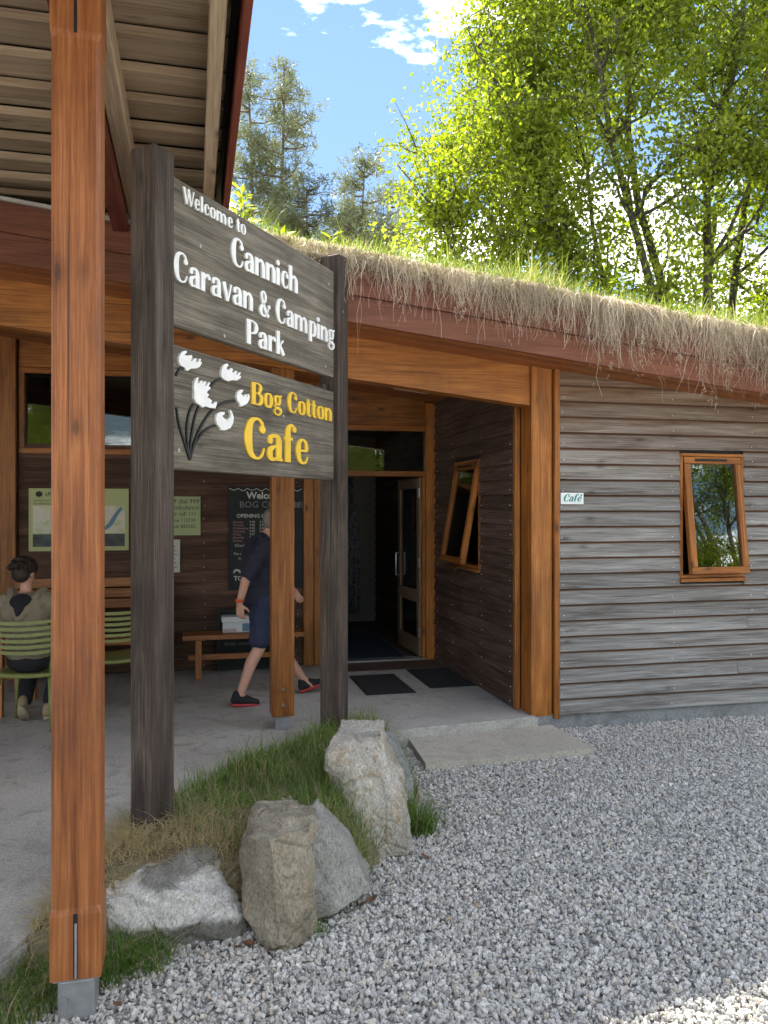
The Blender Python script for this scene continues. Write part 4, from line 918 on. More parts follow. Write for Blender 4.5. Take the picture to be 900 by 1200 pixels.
boulder('boulder', 'tall pale speckled boulder leaning below the sign', f4 + [bk(p, .28) for p in f4[6:10]] + [at(388, 960, 4.7), at(470, 960, 4.75)], r4, 4, .028)
f5 = [at(448, 868, 4.86), at(445, 930, 4.78), at(470, 955, 4.72), at(487, 940, 4.80), at(484, 915, 4.86), at(465, 872, 4.95)]
boulder('boulder', 'small mossy grey boulder tucked behind the tall pale one', f5 + [bk(p, .25) for p in f5], rock('mossy_grey_rock', (.15, .15, .135), (.24, .24, .22), (.34, .34, .32), moss=.8), 5, .014)

def patch(n, px0, px1, py0, py1, fn): pass
N = 30000; xs = RNG.uniform(-1.5, .28, N); ys = RNG.uniform(3.1, 6.2, N); hs = [bed_h(a, b) for a, b in zip(xs, ys)]
keep = np.array([h is not None for h in hs]); xs, ys = xs[keep], ys[keep]; zs_ = np.array([h for h in hs if h is not None]); n_ = len(xs)
dry = np.clip((4.30 - ys) * 1.3 + .2 * RNG.normal(size=n_) + np.clip(-(xs + .75) * .7, -.3, .4), 0, 1) > .5
cl = np.array([noise.noise(Vector((a * 2.6, b * 2.6, 7))) for a, b in zip(xs, ys)])
tint = np.where(dry, np.clip(RNG.normal(.86, .08, n_), .68, 1), np.clip(RNG.normal(.42, .16, n_) + (RNG.random(n_) < .14) * .40, 0, 1))
hg = np.where(dry, RNG.uniform(.08, .24, n_), RNG.gamma(6, .021, n_) * (1 + .9 * cl)); hg = np.clip(hg, .03, .30) * np.where(ys < 3.7, .7, 1)
tag(blades('grass', np.stack([xs, ys, zs_ - .01], 1), hg, RNG.uniform(.003, .006, n_), np.where(dry, RNG.uniform(.8, 1.7, n_), RNG.uniform(.25, 1.1, n_)), tint, M['bed_grass'], droop=.5),
    'tufts of green and straw-dry grass in the planted bed under the sign', 'grass', kind='stuff')
def tuft(name, label, cx_, cy_, r, n, h0, h1, dry_=.12):
    a = RNG.uniform(0, 6.28, n); q = np.sqrt(RNG.random(n)) * r; t = np.where(RNG.random(n) < dry_, RNG.uniform(.7, 1, n), np.clip(RNG.normal(.28, .15, n), 0, .6))
    rx = r if not isinstance(r, tuple) else r[0]
    o = blades(name, np.stack([np.cos(a) * q, np.sin(a) * q, np.zeros(n)], 1), RNG.uniform(h0, h1, n), RNG.uniform(.003, .006, n), RNG.uniform(.3, 1.4, n), t, M['bed_grass'], droop=.5)
    o.location = (cx_, cy_, 0); return tag(o, label, 'grass tuft', 'grass tufts at the edge of the gravel')
tuft('grass_tuft', 'grass tuft at the foot of the big canopy post', -1.16, 3.22, .16, 520, .08, .24)
tuft('grass_tuft', 'grass tuft growing along the slab edge in the corner by the canopy post', -1.42, 3.02, .20, 800, .06, .2, .3)
tuft('grass_tuft', 'grass tuft beside the tall pale boulder facing the gravel', .20, 4.62, .10, 380, .12, .34)
tuft('grass_tuft', 'short grass tuft in front of the quartz-banded boulder', -.98, 3.28, .11, 300, .06, .2)
tuft('grass_tuft', 'thin weed tuft at the foot of the smooth triangular boulder', -.30, 3.52, .05, 60, .04, .10)
for k, (x, y, a, L) in enumerate(((.45, 3.72, 2.1, .055), (.28, 3.60, .4, .03))):
    o = MB().tube([(0, 0, 0), (L * .5, .004, .003), (L, 0, 0)], [.006, .0065, .005], 7).build('wood_chip', M['weathered_x'], None, True); o.location = (x, y, .016); o.rotation_euler = (0, 0, a)
    tag(o, ('light brown stick fragment lying on the gravel', 'smaller brown wood fragment on the gravel near the boulders')[k], 'stick')
lm = plain('dead_leaf_brown', (.14, .07, .035), .8)
for k in range(9):
    x, y = ((-.62, 3.37), (-.58, 3.40), (-.52, 3.38), (-.46, 3.36), (-.06, 3.78), (.0, 3.84), (-.10, 3.74), (-1.0, 2.98), (.22, 4.25))[k]
    b = MB(); pts = [(-.03, 0, 0), (-.01, .014, .006), (.012, .015, .005), (.032, 0, .008), (.012, -.014, .001), (-.01, -.015, .003), (0, 0, -.002)]
    b.add(pts, [(6, 0, 1), (6, 1, 2), (6, 2, 3), (6, 3, 4), (6, 4, 5), (6, 5, 0)]); o = b.build('dead_leaf', lm); o.location = (x, y, .022); o.rotation_euler = (random.uniform(-.4, .4), random.uniform(-.4, .4), random.uniform(0, 6)); s_ = random.uniform(.7, 1.2); o.scale = (s_, s_, s_)
    tag(o, 'curled brown dead leaf on the gravel by the boulders', 'leaf', 'dead leaves by the boulders')

# ------------------------------------------------------------------ things on the walls and the terrace
def text_mesh(txt, size, mat, parent, x, y, z, rx=90, name='lettering', shear=0.0, sx=1.0, weight=0.0):
    c = bpy.data.curves.new(name, 'FONT'); c.body = txt; c.size = size; c.shear = shear; c.offset = weight; c.resolution_u = 2
    o = bpy.data.objects.new(name, c); COL.objects.link(o); dg = bpy.context.evaluated_depsgraph_get(); m = bpy.data.meshes.new_from_object(o.evaluated_get(dg)); bpy.data.objects.remove(o); bpy.data.curves.remove(c)
    m.name = name; r = link(name, m, mat, parent); r.matrix_local = Matrix.Translation((x, y, z)) @ Matrix.Rotation(R(rx), 4, 'X') @ Matrix.Diagonal((sx, 1, 1, 1)); return r
WY = BVV - .044
# map poster
mp_ = bthing('map_poster', 'large map poster with a lime green border on the terrace wall', 'poster')
bbox('card', -4.52, -3.53, WY - .004, WY, 1.445, 2.10, M['lime'], mp_, .001)
def map_mat():
    m, ns, ls, b = new_mat('printed_map'); tc = ns.new('ShaderNodeTexCoord')
    a = nd(ns, 'ShaderNodeTexNoise', inp={'Scale': 7, 'Detail': 7, 'Roughness': .65}); ls.new(tc.outputs['Object'], a.inputs['Vector'])
    r = ramp(ns, [(.3, (.30, .42, .16)), (.44, (.52, .52, .36)), (.56, (.60, .56, .47)), (.7, (.42, .36, .27))]); ls.new(a.outputs['Fac'], r.inputs[0]); ls.new(r.outputs[0], b.inputs['Base Color']); b.inputs['Roughness'].default_value = .5
    return m
bbox('map_panel', -4.48, -3.57, WY - .006, WY - .0045, 1.63, 1.92, map_mat(), mp_, 0)
b = MB(); stroke(b, [(-3.80, 1.66, .03), (-3.72, 1.72, .045), (-3.66, 1.82, .04), (-3.60, 1.90, .03)], WY - .0075, WY - .006, lambda x, y: (x, y)); b.build('printed_loch', M['blue_print'], mp_)
bbox('photo_strip', -4.48, -4.1, WY - .006, WY - .0045, 1.49, 1.622, plain('printed_hills', (.05, .07, .07), .5, var=.9, scale=9), mp_, 0)
bbox('photo_strip', -3.85, -3.57, WY - .006, WY - .0045, 1.49, 1.622, plain('printed_loch_photo', (.05, .055, .06), .5, var=.9, scale=8), mp_, 0)
MB().ellipsoid((-4.42, WY - .005, 2.04), (.034, .002, .03)).build('printed_emblem', M['ink'], mp_)
text_mesh('affric to', .06, M['ink'], mp_, -4.36, WY - .0055, 2.02)
for k in range(2): text_mesh('the walk from coast to coast across the highlands', .026, M['ink'], mp_, -4.47, WY - .0055, 1.965 - k * .033)
# notices
nt_ = bthing('emergency_notice', 'pale green handwritten emergency notice pinned beside the sign post', 'notice')
bbox('card', -3.22, -2.785, WY - .004, WY, 1.60, 2.02, M['paper_green'], nt_, .001)
for k, (t_, s_) in enumerate((('to call 999 dial 999', .07), ('for an Ambulance', .07), ('or call 111', .06), ('phone 112734', .052), ('mobile 860365', .052))):
    o = text_mesh(t_, s_, M['ink'], nt_, 0, WY - .0045, 1.945 - k * .066); w_2 = max(v.co.x for v in o.data.vertices); o.location.x = -2.80 - w_2 if k < 2 else -2.84 - w_2
pn = bthing('paper_notice', 'small white paper notice below the green one', 'notice')
bbox('sheet', -3.19, -3.0, WY - .003, WY, 1.20, 1.555, M['paper'], pn, .001)
for k in range(6): MB().box(-3.17, -3.03 - .01 * (k % 3), WY - .0045, WY - .003, 1.25 + k * .045, 1.262 + k * .045).build('printed_line', M['chalk_dim'], pn)
# opening-hours chalkboard
cb = bthing('menu_chalkboard', 'tall black chalkboard with white opening hours on the terrace wall', 'chalkboard')
bbox('panel', -2.485, -1.67, WY - .016, WY, 1.00, 2.13, M['chalkboard'], cb, .003)
CYY = WY - .0175
def ctext(t_, s_, x, z, m_='chalk', sh=0.0, wt=0.0): return text_mesh(t_, s_, M[m_], cb, x, CYY, z, shear=sh, weight=wt)
ctext('Welcome', .105, -2.29, 2.0, wt=.003); ctext('BOG COTTON', .10, -2.37, 1.90, 'chalk_dim'); ctext('CAFE', .09, -1.86, 1.9, 'chalk_dim')
ctext('OPENING HOURS', .058, -2.40, 1.79, wt=.001)
for k, d_ in enumerate(('Monday', 'Tuesday', 'Wednesday', 'Thursday', 'Friday', 'Saturday', 'Sunday')):
    ctext(d_, .036, -2.44, 1.73 - k * .034, 'chalk_pink'); ctext('9:00', .036, -2.26, 1.73 - k * .034); ctext('5:00', .036, -2.15, 1.73 - k * .034)
ctext('Check our times', .045, -2.42, 1.47); ctext('Put the open sign', .042, -2.43, 1.38); ctext('the way in', .036, -2.38, 1.33); ctext('TOILETS', .07, -2.43, 1.10, wt=.002); ctext('CENTRE', .07, -2.35, 1.035, 'chalk_dim')
b = MB()
for k in range(8):
    x0 = -2.48 + k * .1; stroke(b, [(x0, 2.112, .006), (x0 + .05, 2.092 - .006 * (k % 2), .007), (x0 + .1, 2.112, .006)], CYY - .001 - .0002 * (k % 2), CYY + .002, lambda x, y: (x, y))
b.build('chalk_garland', M['chalk'], cb)
b = MB(); stroke(b, [(-2.33, 1.25, .012), (-2.28, 1.27, .02), (-2.22, 1.25, .012), (-2.28, 1.225, .014), (-2.33, 1.25, .01)], CYY - .001, CYY + .002, lambda x, y: (x, y)); b.build('chalk_doodle', M['chalk'], cb)
b = MB(); stroke(b, [(-2.43, 1.18, .01), (-2.42, 1.205, .02), (-2.40, 1.215, .02), (-2.37, 1.205, .02), (-2.36, 1.18, .01)], CYY - .001, CYY + .002, lambda x, y: (x, y)); b.build('chalk_doodle', M['chalk'], cb)
for k in range(7):
    b = MB(); z0_ = 1.84 - k * .05; stroke(b, [(-1.80, z0_, .006), (-1.765, z0_ - .02, .006), (-1.79, z0_ - .045, .006)], CYY - .001, CYY + .002, lambda x, y: (x, y)); b.build('chalk_curl', M['chalk_dim'], cb)
for k in range(5): ctext('tea', .05, -1.90, 1.76 - k * .085)
# bench under the chalkboard
def plank_bench():
    t = bthing('bench', 'plain varnished pine bench standing under the chalkboard', 'bench')
    x0, x1, y0, y1 = -2.97, -1.72, 2.10, 2.42
    bbox('seat', x0, x1, y0, y1, .535, .585, M['furn_x'], t, .006)
    for x in (x0 + .13, x1 - .18):
        for y in (y0 + .03, y1 - .09): bbox('leg', x, x + .065, y, y + .06, FZ, .535, M['furn_z'], t, .005)
        bbox('brace', x + .004, x + .061, y0 + .09, y1 - .09, .44, .50, M['furn_z'], t, .003)
    bbox('stretcher', x0 + .06, x1 - .08, y0 + .13, y0 + .17, .31, .365, M['furn_x'], t, .004)
    return t
plank_bench()
fb = bthing('framed_chalkboard', 'small framed chalkboard leaning on the wall behind the pine bench', 'chalkboard')
bbox('panel', -2.58, -2.0, 2.54, 2.565, FZ + .02, .76, M['chalkboard'], fb, .003)
for q in ((-2.615, -2.58, FZ, .795), (-2.0, -1.965, FZ, .795)): bbox('frame', q[0], q[1], 2.535, 2.575, q[2], q[3], M['black'], fb, .003)
for q in ((FZ, FZ + .034), (.762, .795)): bbox('frame', -2.579, -2.001, 2.537, 2.573, q[0], q[1], M['black'], fb, .003)
text_mesh('ICE CREAM', .06, M['chalk_dim'], fb, -2.50, 2.5385, .50); text_mesh('family cakes', .055, M['chalk_dim'], fb, -2.53, 2.5385, .40)
wb = bthing('white_box', 'white lidded box with blue print standing on the pine bench', 'box')
bbox('carton', -2.56, -2.10, 2.22, 2.40, .586, .69, M['white_box'], wb, .004); bbox('lid', -2.57, -2.09, 2.21, 2.41, .691, .752, M['white_box'], wb, .006)
bbox('blue_emblem', -2.36, -2.27, 2.2175, 2.22, .60, .68, M['blue_print'], wb, .001)
for q in (-2.55, -2.25): bbox('pink_band', q, q + .13, 2.2178, 2.22, .588, .63, M['pink_print'], wb, 0)
# slatted wooden settle by the map
ss_ = bthing('wooden_settle', 'long wooden bench with a plank back under the map poster', 'bench')
bbox('seat', -4.62, -3.08, 2.02, 2.42, .53, .57, M['furn_x'], ss_, .005)
for z_ in (.855, .965, 1.075): bbox('back_plank', -4.62, -3.08, 2.44, 2.465, z_, z_ + .095, M['furn_x'], ss_, .004)
for x in (-4.55, -3.86, -3.21):
    bbox('leg', x, x + .06, 2.05, 2.11, FZ, .53, M['furn_z'], ss_, .004); bbox('back_leg', x, x + .06, 2.466, 2.52, FZ, 1.16, M['furn_z'], ss_, .004)
# mats
def mat_thing(name, label, x0, x1, y0, y1, m_, ribs=True, z=FZ):
    t = bthing(name, label, 'door mat'); bbox('mat_base', x0, x1, y0, y1, z + .001, z + .008, m_, t, .003)
    if ribs:
        n = 22
        for k in range(n): MB().box(x0 + .02, x1 - .02, y0 + .02 + k * (y1 - y0 - .04) / n, y0 + .02 + (k + .62) * (y1 - y0 - .04) / n, z + .0085, z + .016).build('rib', m_, t)
mat_thing('entrance_mat', 'grey ribbed doormat nearer the sign on the porch floor', -1.28, -.79, 1.03, 1.91, M['rubber'])
mat_thing('entrance_mat', 'grey ribbed doormat against the porch side wall', -.61, -.135, 1.18, 2.1, M['rubber'])
mat_thing('lobby_mat', 'dark blue carpet mat inside the open doorway', -1.25, -.42, 2.85, 4.7, M['blue_mat'], False)
# recessed strip of bare timber in front of the threshold
tag(MB().box(-1.43, -.13, 2.15, 2.60, FZ + .0005, FZ + .003).build('wooden_threshold_strip', M['lobby_floor'], cafe))
# ceiling light
li = bthing('strip_light', 'slim white strip light under the porch ceiling', 'light')
o = bbox('body', -.80, -.42, 1.84, 1.92, -.045, -.004, M['light_tube'], li, .008); o.matrix_local = Matrix.Translation((0, 0, CZ + .012))
for v in o.data.vertices: v.co.z += SLOPE * v.co.x
# cafe plaque on the front wall
cp = bthing('cafe_plaque', 'small white plaque with teal lettering beside the corner post', 'sign')
bbox('plate', .18, .392, -.042, -.032, 1.925, 2.022, M['sign_white'], cp, .002)
lettering('Cafe', .196, .368, 1.948, .062, M['teal'], cp, -.042, dep=.002, shear=.32)
b = MB(); stroke(b, [(.362, 1.992, .008), (.374, 2.008, .012)], -.0445, -.041, lambda x, y: (x, y)); b.build('accent', M['teal'], cp)
# lobby fittings
cu = bthing('curtain', 'patterned grey curtain hanging inside the lobby', 'curtain')
b = MB(); n_ = 40
for z_ in (FZ + .25, 1.4, 2.35):
    for k in range(n_ + 1): b.v.append((-.95 + .42 * k / n_ * (.75 if z_ > 2 else 1) , 4.9 + .03 * math.sin(k * 1.1), z_))
for j in range(2):
    for k in range(n_): b.f.append((j * (n_ + 1) + k, j * (n_ + 1) + k + 1, (j + 1) * (n_ + 1) + k + 1, (j + 1) * (n_ + 1) + k))
cur = b.build('cloth', M['curtain'], cu, True); sm_ = cur.modifiers.new('thickness', 'SOLIDIFY'); sm_.thickness = .006
MB().tube([(-1.05, 4.9, 2.37), (-.4, 4.9, 2.37)], .012, 8).build('rail', M['steel'], cu)
pf = bthing('picture_frame', 'small framed picture on the lobby wall', 'picture')
bbox('frame', -1.35, -1.02, 5.87, 5.899, 1.55, 2.15, M['orange_z'], pf, .004); bbox('print', -1.31, -1.06, 5.865, 5.869, 1.59, 2.11, M['paper'], pf, 0)

# ------------------------------------------------------------------ chairs
def green_chair(label, x, y, rot):
    t = thing('green_chair', label, 'chair', (x, y, FZ), rot, 'olive slatted chairs'); m_ = M['green_plastic']
    b = MB(); nx2 = 10; ny2 = 6
    for j in range(ny2 + 1):
        for i in range(nx2 + 1):
            a = -1 + 2 * i / nx2; q = j / ny2; hw = .235 + .02 * q; b.v.append((a * hw, -.22 + .46 * q, .45 + .018 * a * a - .012 * math.sin(q * math.pi) + .012 * q))
    for j in range(ny2):
        for i in range(nx2): b.f.append((j * (nx2 + 1) + i, j * (nx2 + 1) + i + 1, (j + 1) * (nx2 + 1) + i + 1, (j + 1) * (nx2 + 1) + i))
    s_ = b.build('seat', m_, t, True); md = s_.modifiers.new('thickness', 'SOLIDIFY'); md.thickness = .028; md.offset = -1
    for k in range(6):
        z0_ = .615 + k * .049; b = MB(); pts = []
        for i in range(13):
            a = -1 + 2 * i / 12; bow = .07 * (1 - a * a); pts.append((a * (.245 + .004 * k), -.205 - bow - .018 * k, z0_ + .012 * (a * a)))
        for i, p in enumerate(pts):
            for (dy, dz) in ((-.007, 0), (-.005, .026), (.005, .026), (.007, 0)): b.v.append((p[0], p[1] + dy, p[2] + dz))
        for i in range(12):
            for q in range(4): b.f.append((i * 4 + q, i * 4 + (q + 1) % 4, i * 4 + 4 + (q + 1) % 4, i * 4 + 4 + q))
        b.f += [(0, 1, 2, 3), (51, 50, 49, 48)]; b.build('back_slat', m_, t)
    for sx in (-1, 1):
        MB().tube([(sx * .215, -.20, .44), (sx * .238, -.215, .62), (sx * .25, -.27, .90)], [.019, .017, .013], 8).build('back_upright', m_, t, True)
        MB().tube([(sx * .20, -.17, .44), (sx * .225, -.215, 0)], [.021, .015], 8).build('leg', m_, t, True)
        MB().tube([(sx * .20, .19, .44), (sx * .225, .21, 0)], [.021, .015], 8).build('leg', m_, t, True)
    return t
green_chair('olive green slatted chair with a person in a hoodie sitting on it', -2.85, 6.45, R(2))
green_chair('empty olive green slatted chair between the two front posts', -2.40, 7.02, R(28))
tb = thing('wooden_table', 'wooden cafe table cut off by the edge of the picture', 'table', (-3.62, 7.0, FZ), 0)
bbox('tabletop', -.42, .40, -.36, .40, .70, .74, M['furn_x'], tb, .006)
for sx, sy in ((-1, -1), (1, -1), (-1, 1), (1, 1)):
    o = MB().prism([(-.02, -.02), (.02, -.02), (.02, .02), (-.02, .02)], 0, .70, 'z').build('leg', M['furn_z'], tb); o.location = (sx * .36 + .03, sy * .32, 0)
    for v in o.data.vertices:
        if v.co.z > .5: v.co.x *= 1.7; v.co.y *= 1.7

# ------------------------------------------------------------------ people
def hand(b, wrist, dirv, palm_n, s=1.0, curl=.5, thumb=1):
    """palm with four fingers and a thumb, fingers bending towards palm_n"""
    d = Vector(dirv).normalized(); pn_ = Vector(palm_n); pn_ = (pn_ - d * pn_.dot(d)).normalized(); sd = d.cross(pn_).normalized() * thumb; w = Vector(wrist)
    for k in range(4):
        o = sd * (.028 - .0185 * k) * s; b.capsule(w + o * .5, .015 * s, w + d * .075 * s + o, .0115 * s, 8)
    for k, L in enumerate((.066, .074, .069, .054)):
        p = w + d * .08 * s + sd * (.029 - .0192 * k) * s; q = p + (d * math.cos(curl * .6) + pn_ * math.sin(curl * .6)) * L * .45 * s; r = q + (d * math.cos(curl * 1.7) + pn_ * math.sin(curl * 1.7)) * L * .35 * s; e = r + (d * math.cos(curl * 2.4) + pn_ * math.sin(curl * 2.4)) * L * .25 * s
        b.capsule(p, .0092 * s, q, .0086 * s, 8); b.capsule(q, .0086 * s, r, .008 * s, 8); b.capsule(r, .008 * s, e, .007 * s, 8)
    p = w + d * .02 * s + sd * .03 * s; q = p + (d * .6 + sd * .7 + pn_ * .35).normalized() * .042 * s; r = q + (d * .85 + sd * .15 + pn_ * .45).normalized() * .035 * s
    b.capsule(p, .0125 * s, q, .0105 * s, 8); b.capsule(q, .0105 * s, r, .0085 * s, 8)
def head(b, c, yaw, pitch=0.0, s=1.0):
    """head looking along +x before yaw; c = centre of the skull"""
    Rm = Matrix.Rotation(yaw, 3, 'Z') @ Matrix.Rotation(pitch, 3, 'Y'); c = Vector(c)
    P = lambda x, y, z: c + Rm @ (Vector((x, y, z)) * s)
    b.ellipsoid(P(-.008, 0, .02), (.098 * s, .077 * s, .098 * s), Rm); b.ellipsoid(P(.028, 0, -.05), (.066 * s, .058 * s, .078 * s), Rm)
    b.ellipsoid(P(.058, 0, -.098), (.028 * s, .03 * s, .022 * s), Rm); b.capsule(P(.088, 0, .005), .011 * s, P(.106, 0, -.034), .015 * s, 8)
    b.ellipsoid(P(.086, 0, -.066), (.014 * s, .026 * s, .011 * s), Rm); b.ellipsoid(P(.078, 0, .03), (.02 * s, .055 * s, .014 * s), Rm)
    for sy in (-1, 1): b.ellipsoid(P(-.005, sy * .079, -.014), (.022 * s, .010 * s, .034 * s), Rm)
    return P, Rm
def foot_shoe(parent, ankle, toe_dir, pitch, mu, ms, name='shoe', s=1.0):
    """shoe: upper with a laced front and a separate sole; heel under the ankle"""
    a = Vector(ankle); f_ = Vector((toe_dir[0], toe_dir[1], 0)).normalized(); up = Vector((0, 0, 1)); f2 = (f_ * math.cos(pitch) + up * math.sin(pitch)); u2 = f_ * -math.sin(pitch) + up * math.cos(pitch); sd = f_.cross(up)
    P = lambda x, y, z: a + (f2 * x + sd * y + u2 * z) * s
    b = MB(); b.capsule(P(-.045, 0, -.045), .036 * s, P(.06, 0, -.05), .036 * s); b.capsule(P(.06, 0, -.052), .038 * s, P(.155, .004, -.066), .03 * s); b.capsule(P(-.03, 0, .0), .04 * s, P(-.035, 0, -.04), .038 * s); b.capsule(P(0, 0, -.01), .036 * s, P(.09, 0, -.05), .034 * s)
    o = blend(b, name, mu, parent, .009, 4)
    n = 20; out = []
    for k in range(n):
        t = 2 * math.pi * k / n; x = .055 + .135 * math.cos(t); w = (.042 if x > .05 else .036) * math.sin(t) * (1 if abs(math.cos(t)) < .9 else .9); out.append((x, w))
    bs = MB(); bs.v = [tuple(P(x, w, z)) for z in (-.098, -.076) for x, w in out]; bs.f = [tuple(range(n))[::-1], tuple(range(n, 2 * n))] + [(i, (i + 1) % n, n + (i + 1) % n, n + i) for i in range(n)]
    bs.build('sole', ms, o, True); return o

def folds(o, amp, sc, seed, zs_=1.0):
    m = o.data; nrm = np.empty(len(m.vertices) * 3, dtype=np.float32); m.vertices.foreach_get('normal', nrm); nrm = nrm.reshape(-1, 3)
    for i, v in enumerate(m.vertices):
        p = Vector((v.co.x * sc, v.co.y * sc, v.co.z * sc * zs_ + seed)); q = noise.noise(p) + .5 * noise.noise(p * 2.3)
        v.co += Vector(nrm[i]) * amp * (1 - abs(q) * 2.2)
    return o
# -- the walking figure (x forward, y to the figure's own left)
wk = thing('person', 'person in a dark navy shirt and shorts striding past the slim post', 'person', (-1.06, 7.27, FZ), R(28))
hipR, hipL = (-.10, -.09, .93), (-.07, .09, .93); kneeR, kneeL = (-.12, -.10, .51), (.14, .10, .50); ankR, ankL = (-.30, -.10, .105), (.40, .10, .125)
shR, shL = (-.12, -.19, 1.42), (-.05, .19, 1.42); elR, elL = (-.30, -.27, 1.15), (.12, .25, 1.16); wrR, wrL = (-.36, -.27, .93), (.33, .21, .98)
b = MB()
b.ellipsoid((-.10, 0, .98), (.115, .165, .13)); b.ellipsoid((-.10, 0, 1.15), (.115, .15, .16)); b.ellipsoid((-.09, 0, 1.33), (.12, .175, .15)); b.capsule((-.08, -.13, 1.43), .06, (-.08, .13, 1.43), .06); b.capsule((-.07, 0, 1.43), .062, (.02, 0, 1.56), .055)
head(b, (.06, 0, 1.640), R(6), R(4))
for h_, k_, a_ in ((hipR, kneeR, ankR), (hipL, kneeL, ankL)):
    b.capsule(h_, .092, k_, .058); m2_ = Vector(k_).lerp(Vector(a_), .3) + Vector((-.018, 0, 0)); b.capsule(k_, .055, m2_, .056); b.capsule(m2_, .056, a_, .036); b.capsule(a_, .036, Vector(a_) + Vector((.06, 0, -.05)), .034)
for s_, e_, w_3 in ((shR, elR, wrR), (shL, elL, wrL)): b.capsule(s_, .055, e_, .043); b.capsule(e_, .043, w_3, .029)
hand(b, wrR, (.12, .03, -1), (.7, .7, 0), 1.05, .55, 1); hand(b, wrL, (.5, -.1, -.85), (0, -1, .2), 1.05, .6, 1)
blend(b, 'body', M['skin'], wk, .0085, 3)
b = MB(); b.ellipsoid((-.10, 0, 1.00), (.15, .19, .15)); b.ellipsoid((-.10, 0, 1.16), (.15, .165, .17)); b.ellipsoid((-.09, 0, 1.33), (.152, .195, .155)); b.capsule((-.08, -.15, 1.43), .070, (-.08, .15, 1.43), .070); b.capsule((-.08, -.05, 1.47), .066, (-.06, .05, 1.475), .064)
for s_, e_ in ((shR, elR), (shL, elL)): b.capsule(s_, .072, Vector(s_).lerp(Vector(e_), .88), .062)
b.capsule((-.17, -.1, .94), .07, (-.18, .1, .94), .07)
folds(blend(b, 'shirt', M['navy'], wk, .010, 3), .009, 9, 1, 1.6)
b = MB(); b.ellipsoid((-.10, 0, .94), (.135, .178, .12))
for h_, k_ in ((hipR, kneeR), (hipL, kneeL)): b.capsule(h_, .108, Vector(h_).lerp(Vector(k_), .82), .092)
folds(blend(b, 'shorts', M['denim'], wk, .010, 3), .009, 10, 4, .7)
b = MB(); P_, Rm_ = None, Matrix.Rotation(R(6), 3, 'Z'); c_ = Vector((.06, 0, 1.640)); b.ellipsoid(c_ + Rm_ @ Vector((-.022, 0, .032)), (.092, .081, .092)); b.ellipsoid(c_ + Rm_ @ Vector((-.05, 0, -.01)), (.058, .070, .07)); blend(b, 'hair', M['hair_grey'], wk, .01, 2)
foot_shoe(wk, ankR, (1, -.06), R(-4), M['shoe_black'], M['red_sole']); foot_shoe(wk, ankL, (1, .05), R(14), M['shoe_black'], M['red_sole'])
MB().tube([Vector(wrR) + Vector((0, 0, .045)), Vector(wrR) + Vector((0, 0, .018))], .036, 14).build('wristband', M['orange_band'], wk, True)

# -- the seated figure, seen from behind (faces +y)
st_ = thing('person', 'person in a khaki hoodie sitting with their back to the camera', 'person', (-2.87, 6.47, FZ), R(4))
b = MB(); hz = .55
b.ellipsoid((0, -.06, hz + .03), (.16, .12, .11)); b.ellipsoid((-.02, -.05, hz + .2), (.14, .105, .17)); b.ellipsoid((-.04, -.01, hz + .38), (.165, .11, .15)); b.capsule((-.17, .02, hz + .46), .055, (.09, .02, hz + .46), .055); b.capsule((-.05, .02, hz + .46), .05, (-.065, .05, hz + .58), .048)
head(b, (-.075, .065, hz + .685), R(70), R(12), .95)
for sx in (-1, 1):
    b.capsule((sx * .09, -.04, hz), .085, (sx * .12, .36, hz - .02), .06); b.capsule((sx * .12, .36, hz - .02), .058, (sx * .10, .12, .13), .038)
    sh_ = (sx * .18 - .04, .02, hz + .44); el_ = (sx * .24 - .02, .14, hz + .2); wr_ = (sx * .10 - .02, .36, hz + .17); b.capsule(sh_, .05, el_, .042); b.capsule(el_, .042, wr_, .028); hand(b, wr_, (-sx * .5, .8, -.1), (0, 0, -1), .95, .4, sx)
blend(b, 'body', M['skin'], st_, .0095, 3)
b = MB(); b.ellipsoid((0, -.065, hz + .08), (.185, .14, .13)); b.ellipsoid((-.02, -.05, hz + .22), (.172, .135, .17)); b.ellipsoid((-.04, -.015, hz + .37), (.19, .135, .15)); b.capsule((-.19, .015, hz + .445), .072, (.11, .015, hz + .445), .072)
for sx in (-1, 1): b.capsule((sx * .19 - .04, .02, hz + .43), .072, (sx * .25 - .02, .14, hz + .2), .062); b.capsule((sx * .25 - .02, .14, hz + .2), .062, (sx * .115 - .02, .335, hz + .17), .045)
hood = folds(blend(b, 'hoodie', M['khaki'], st_, .010, 3), .010, 9, 2, 1.8)
b = MB(); pts = []
for k in range(15):                                          # the folded-down hood: a thick collar rolling to a point down the back
    t = -1 + 2 * k / 14; pts.append(Vector((-.05 + .125 * t, .05 - .20 * (1 - abs(t) ** 1.6) ** .6, hz + .535 - .215 * (1 - abs(t) ** 1.3))))
for p, q in zip(pts[:-1], pts[1:]): b.capsule(p, .036, q, .036, 8)
b.ellipsoid((-.05, -.125, hz + .34), (.06, .04, .05))
blend(b, 'hood', M['khaki'], hood, .01, 5)
b = MB(); b.ellipsoid((-.05, -.095, hz + .462), (.092, .075, .05), Matrix.Rotation(R(38), 3, 'X')); b.capsule((-.05, -.12, hz + .44), .062, (-.05, -.165, hz + .365), .02); blend(b, 'hood_lining', M['dark_cloth'], hood, .009, 3)
b = MB(); b.ellipsoid((0, -.06, hz - .02), (.175, .14, .10))
for sx in (-1, 1): b.capsule((sx * .09, -.04, hz), .095, (sx * .12, .36, hz - .02), .072); b.capsule((sx * .12, .36, hz - .02), .072, (sx * .10, .13, .17), .058)
blend(b, 'trousers', M['dark_cloth'], st_, .012, 4)
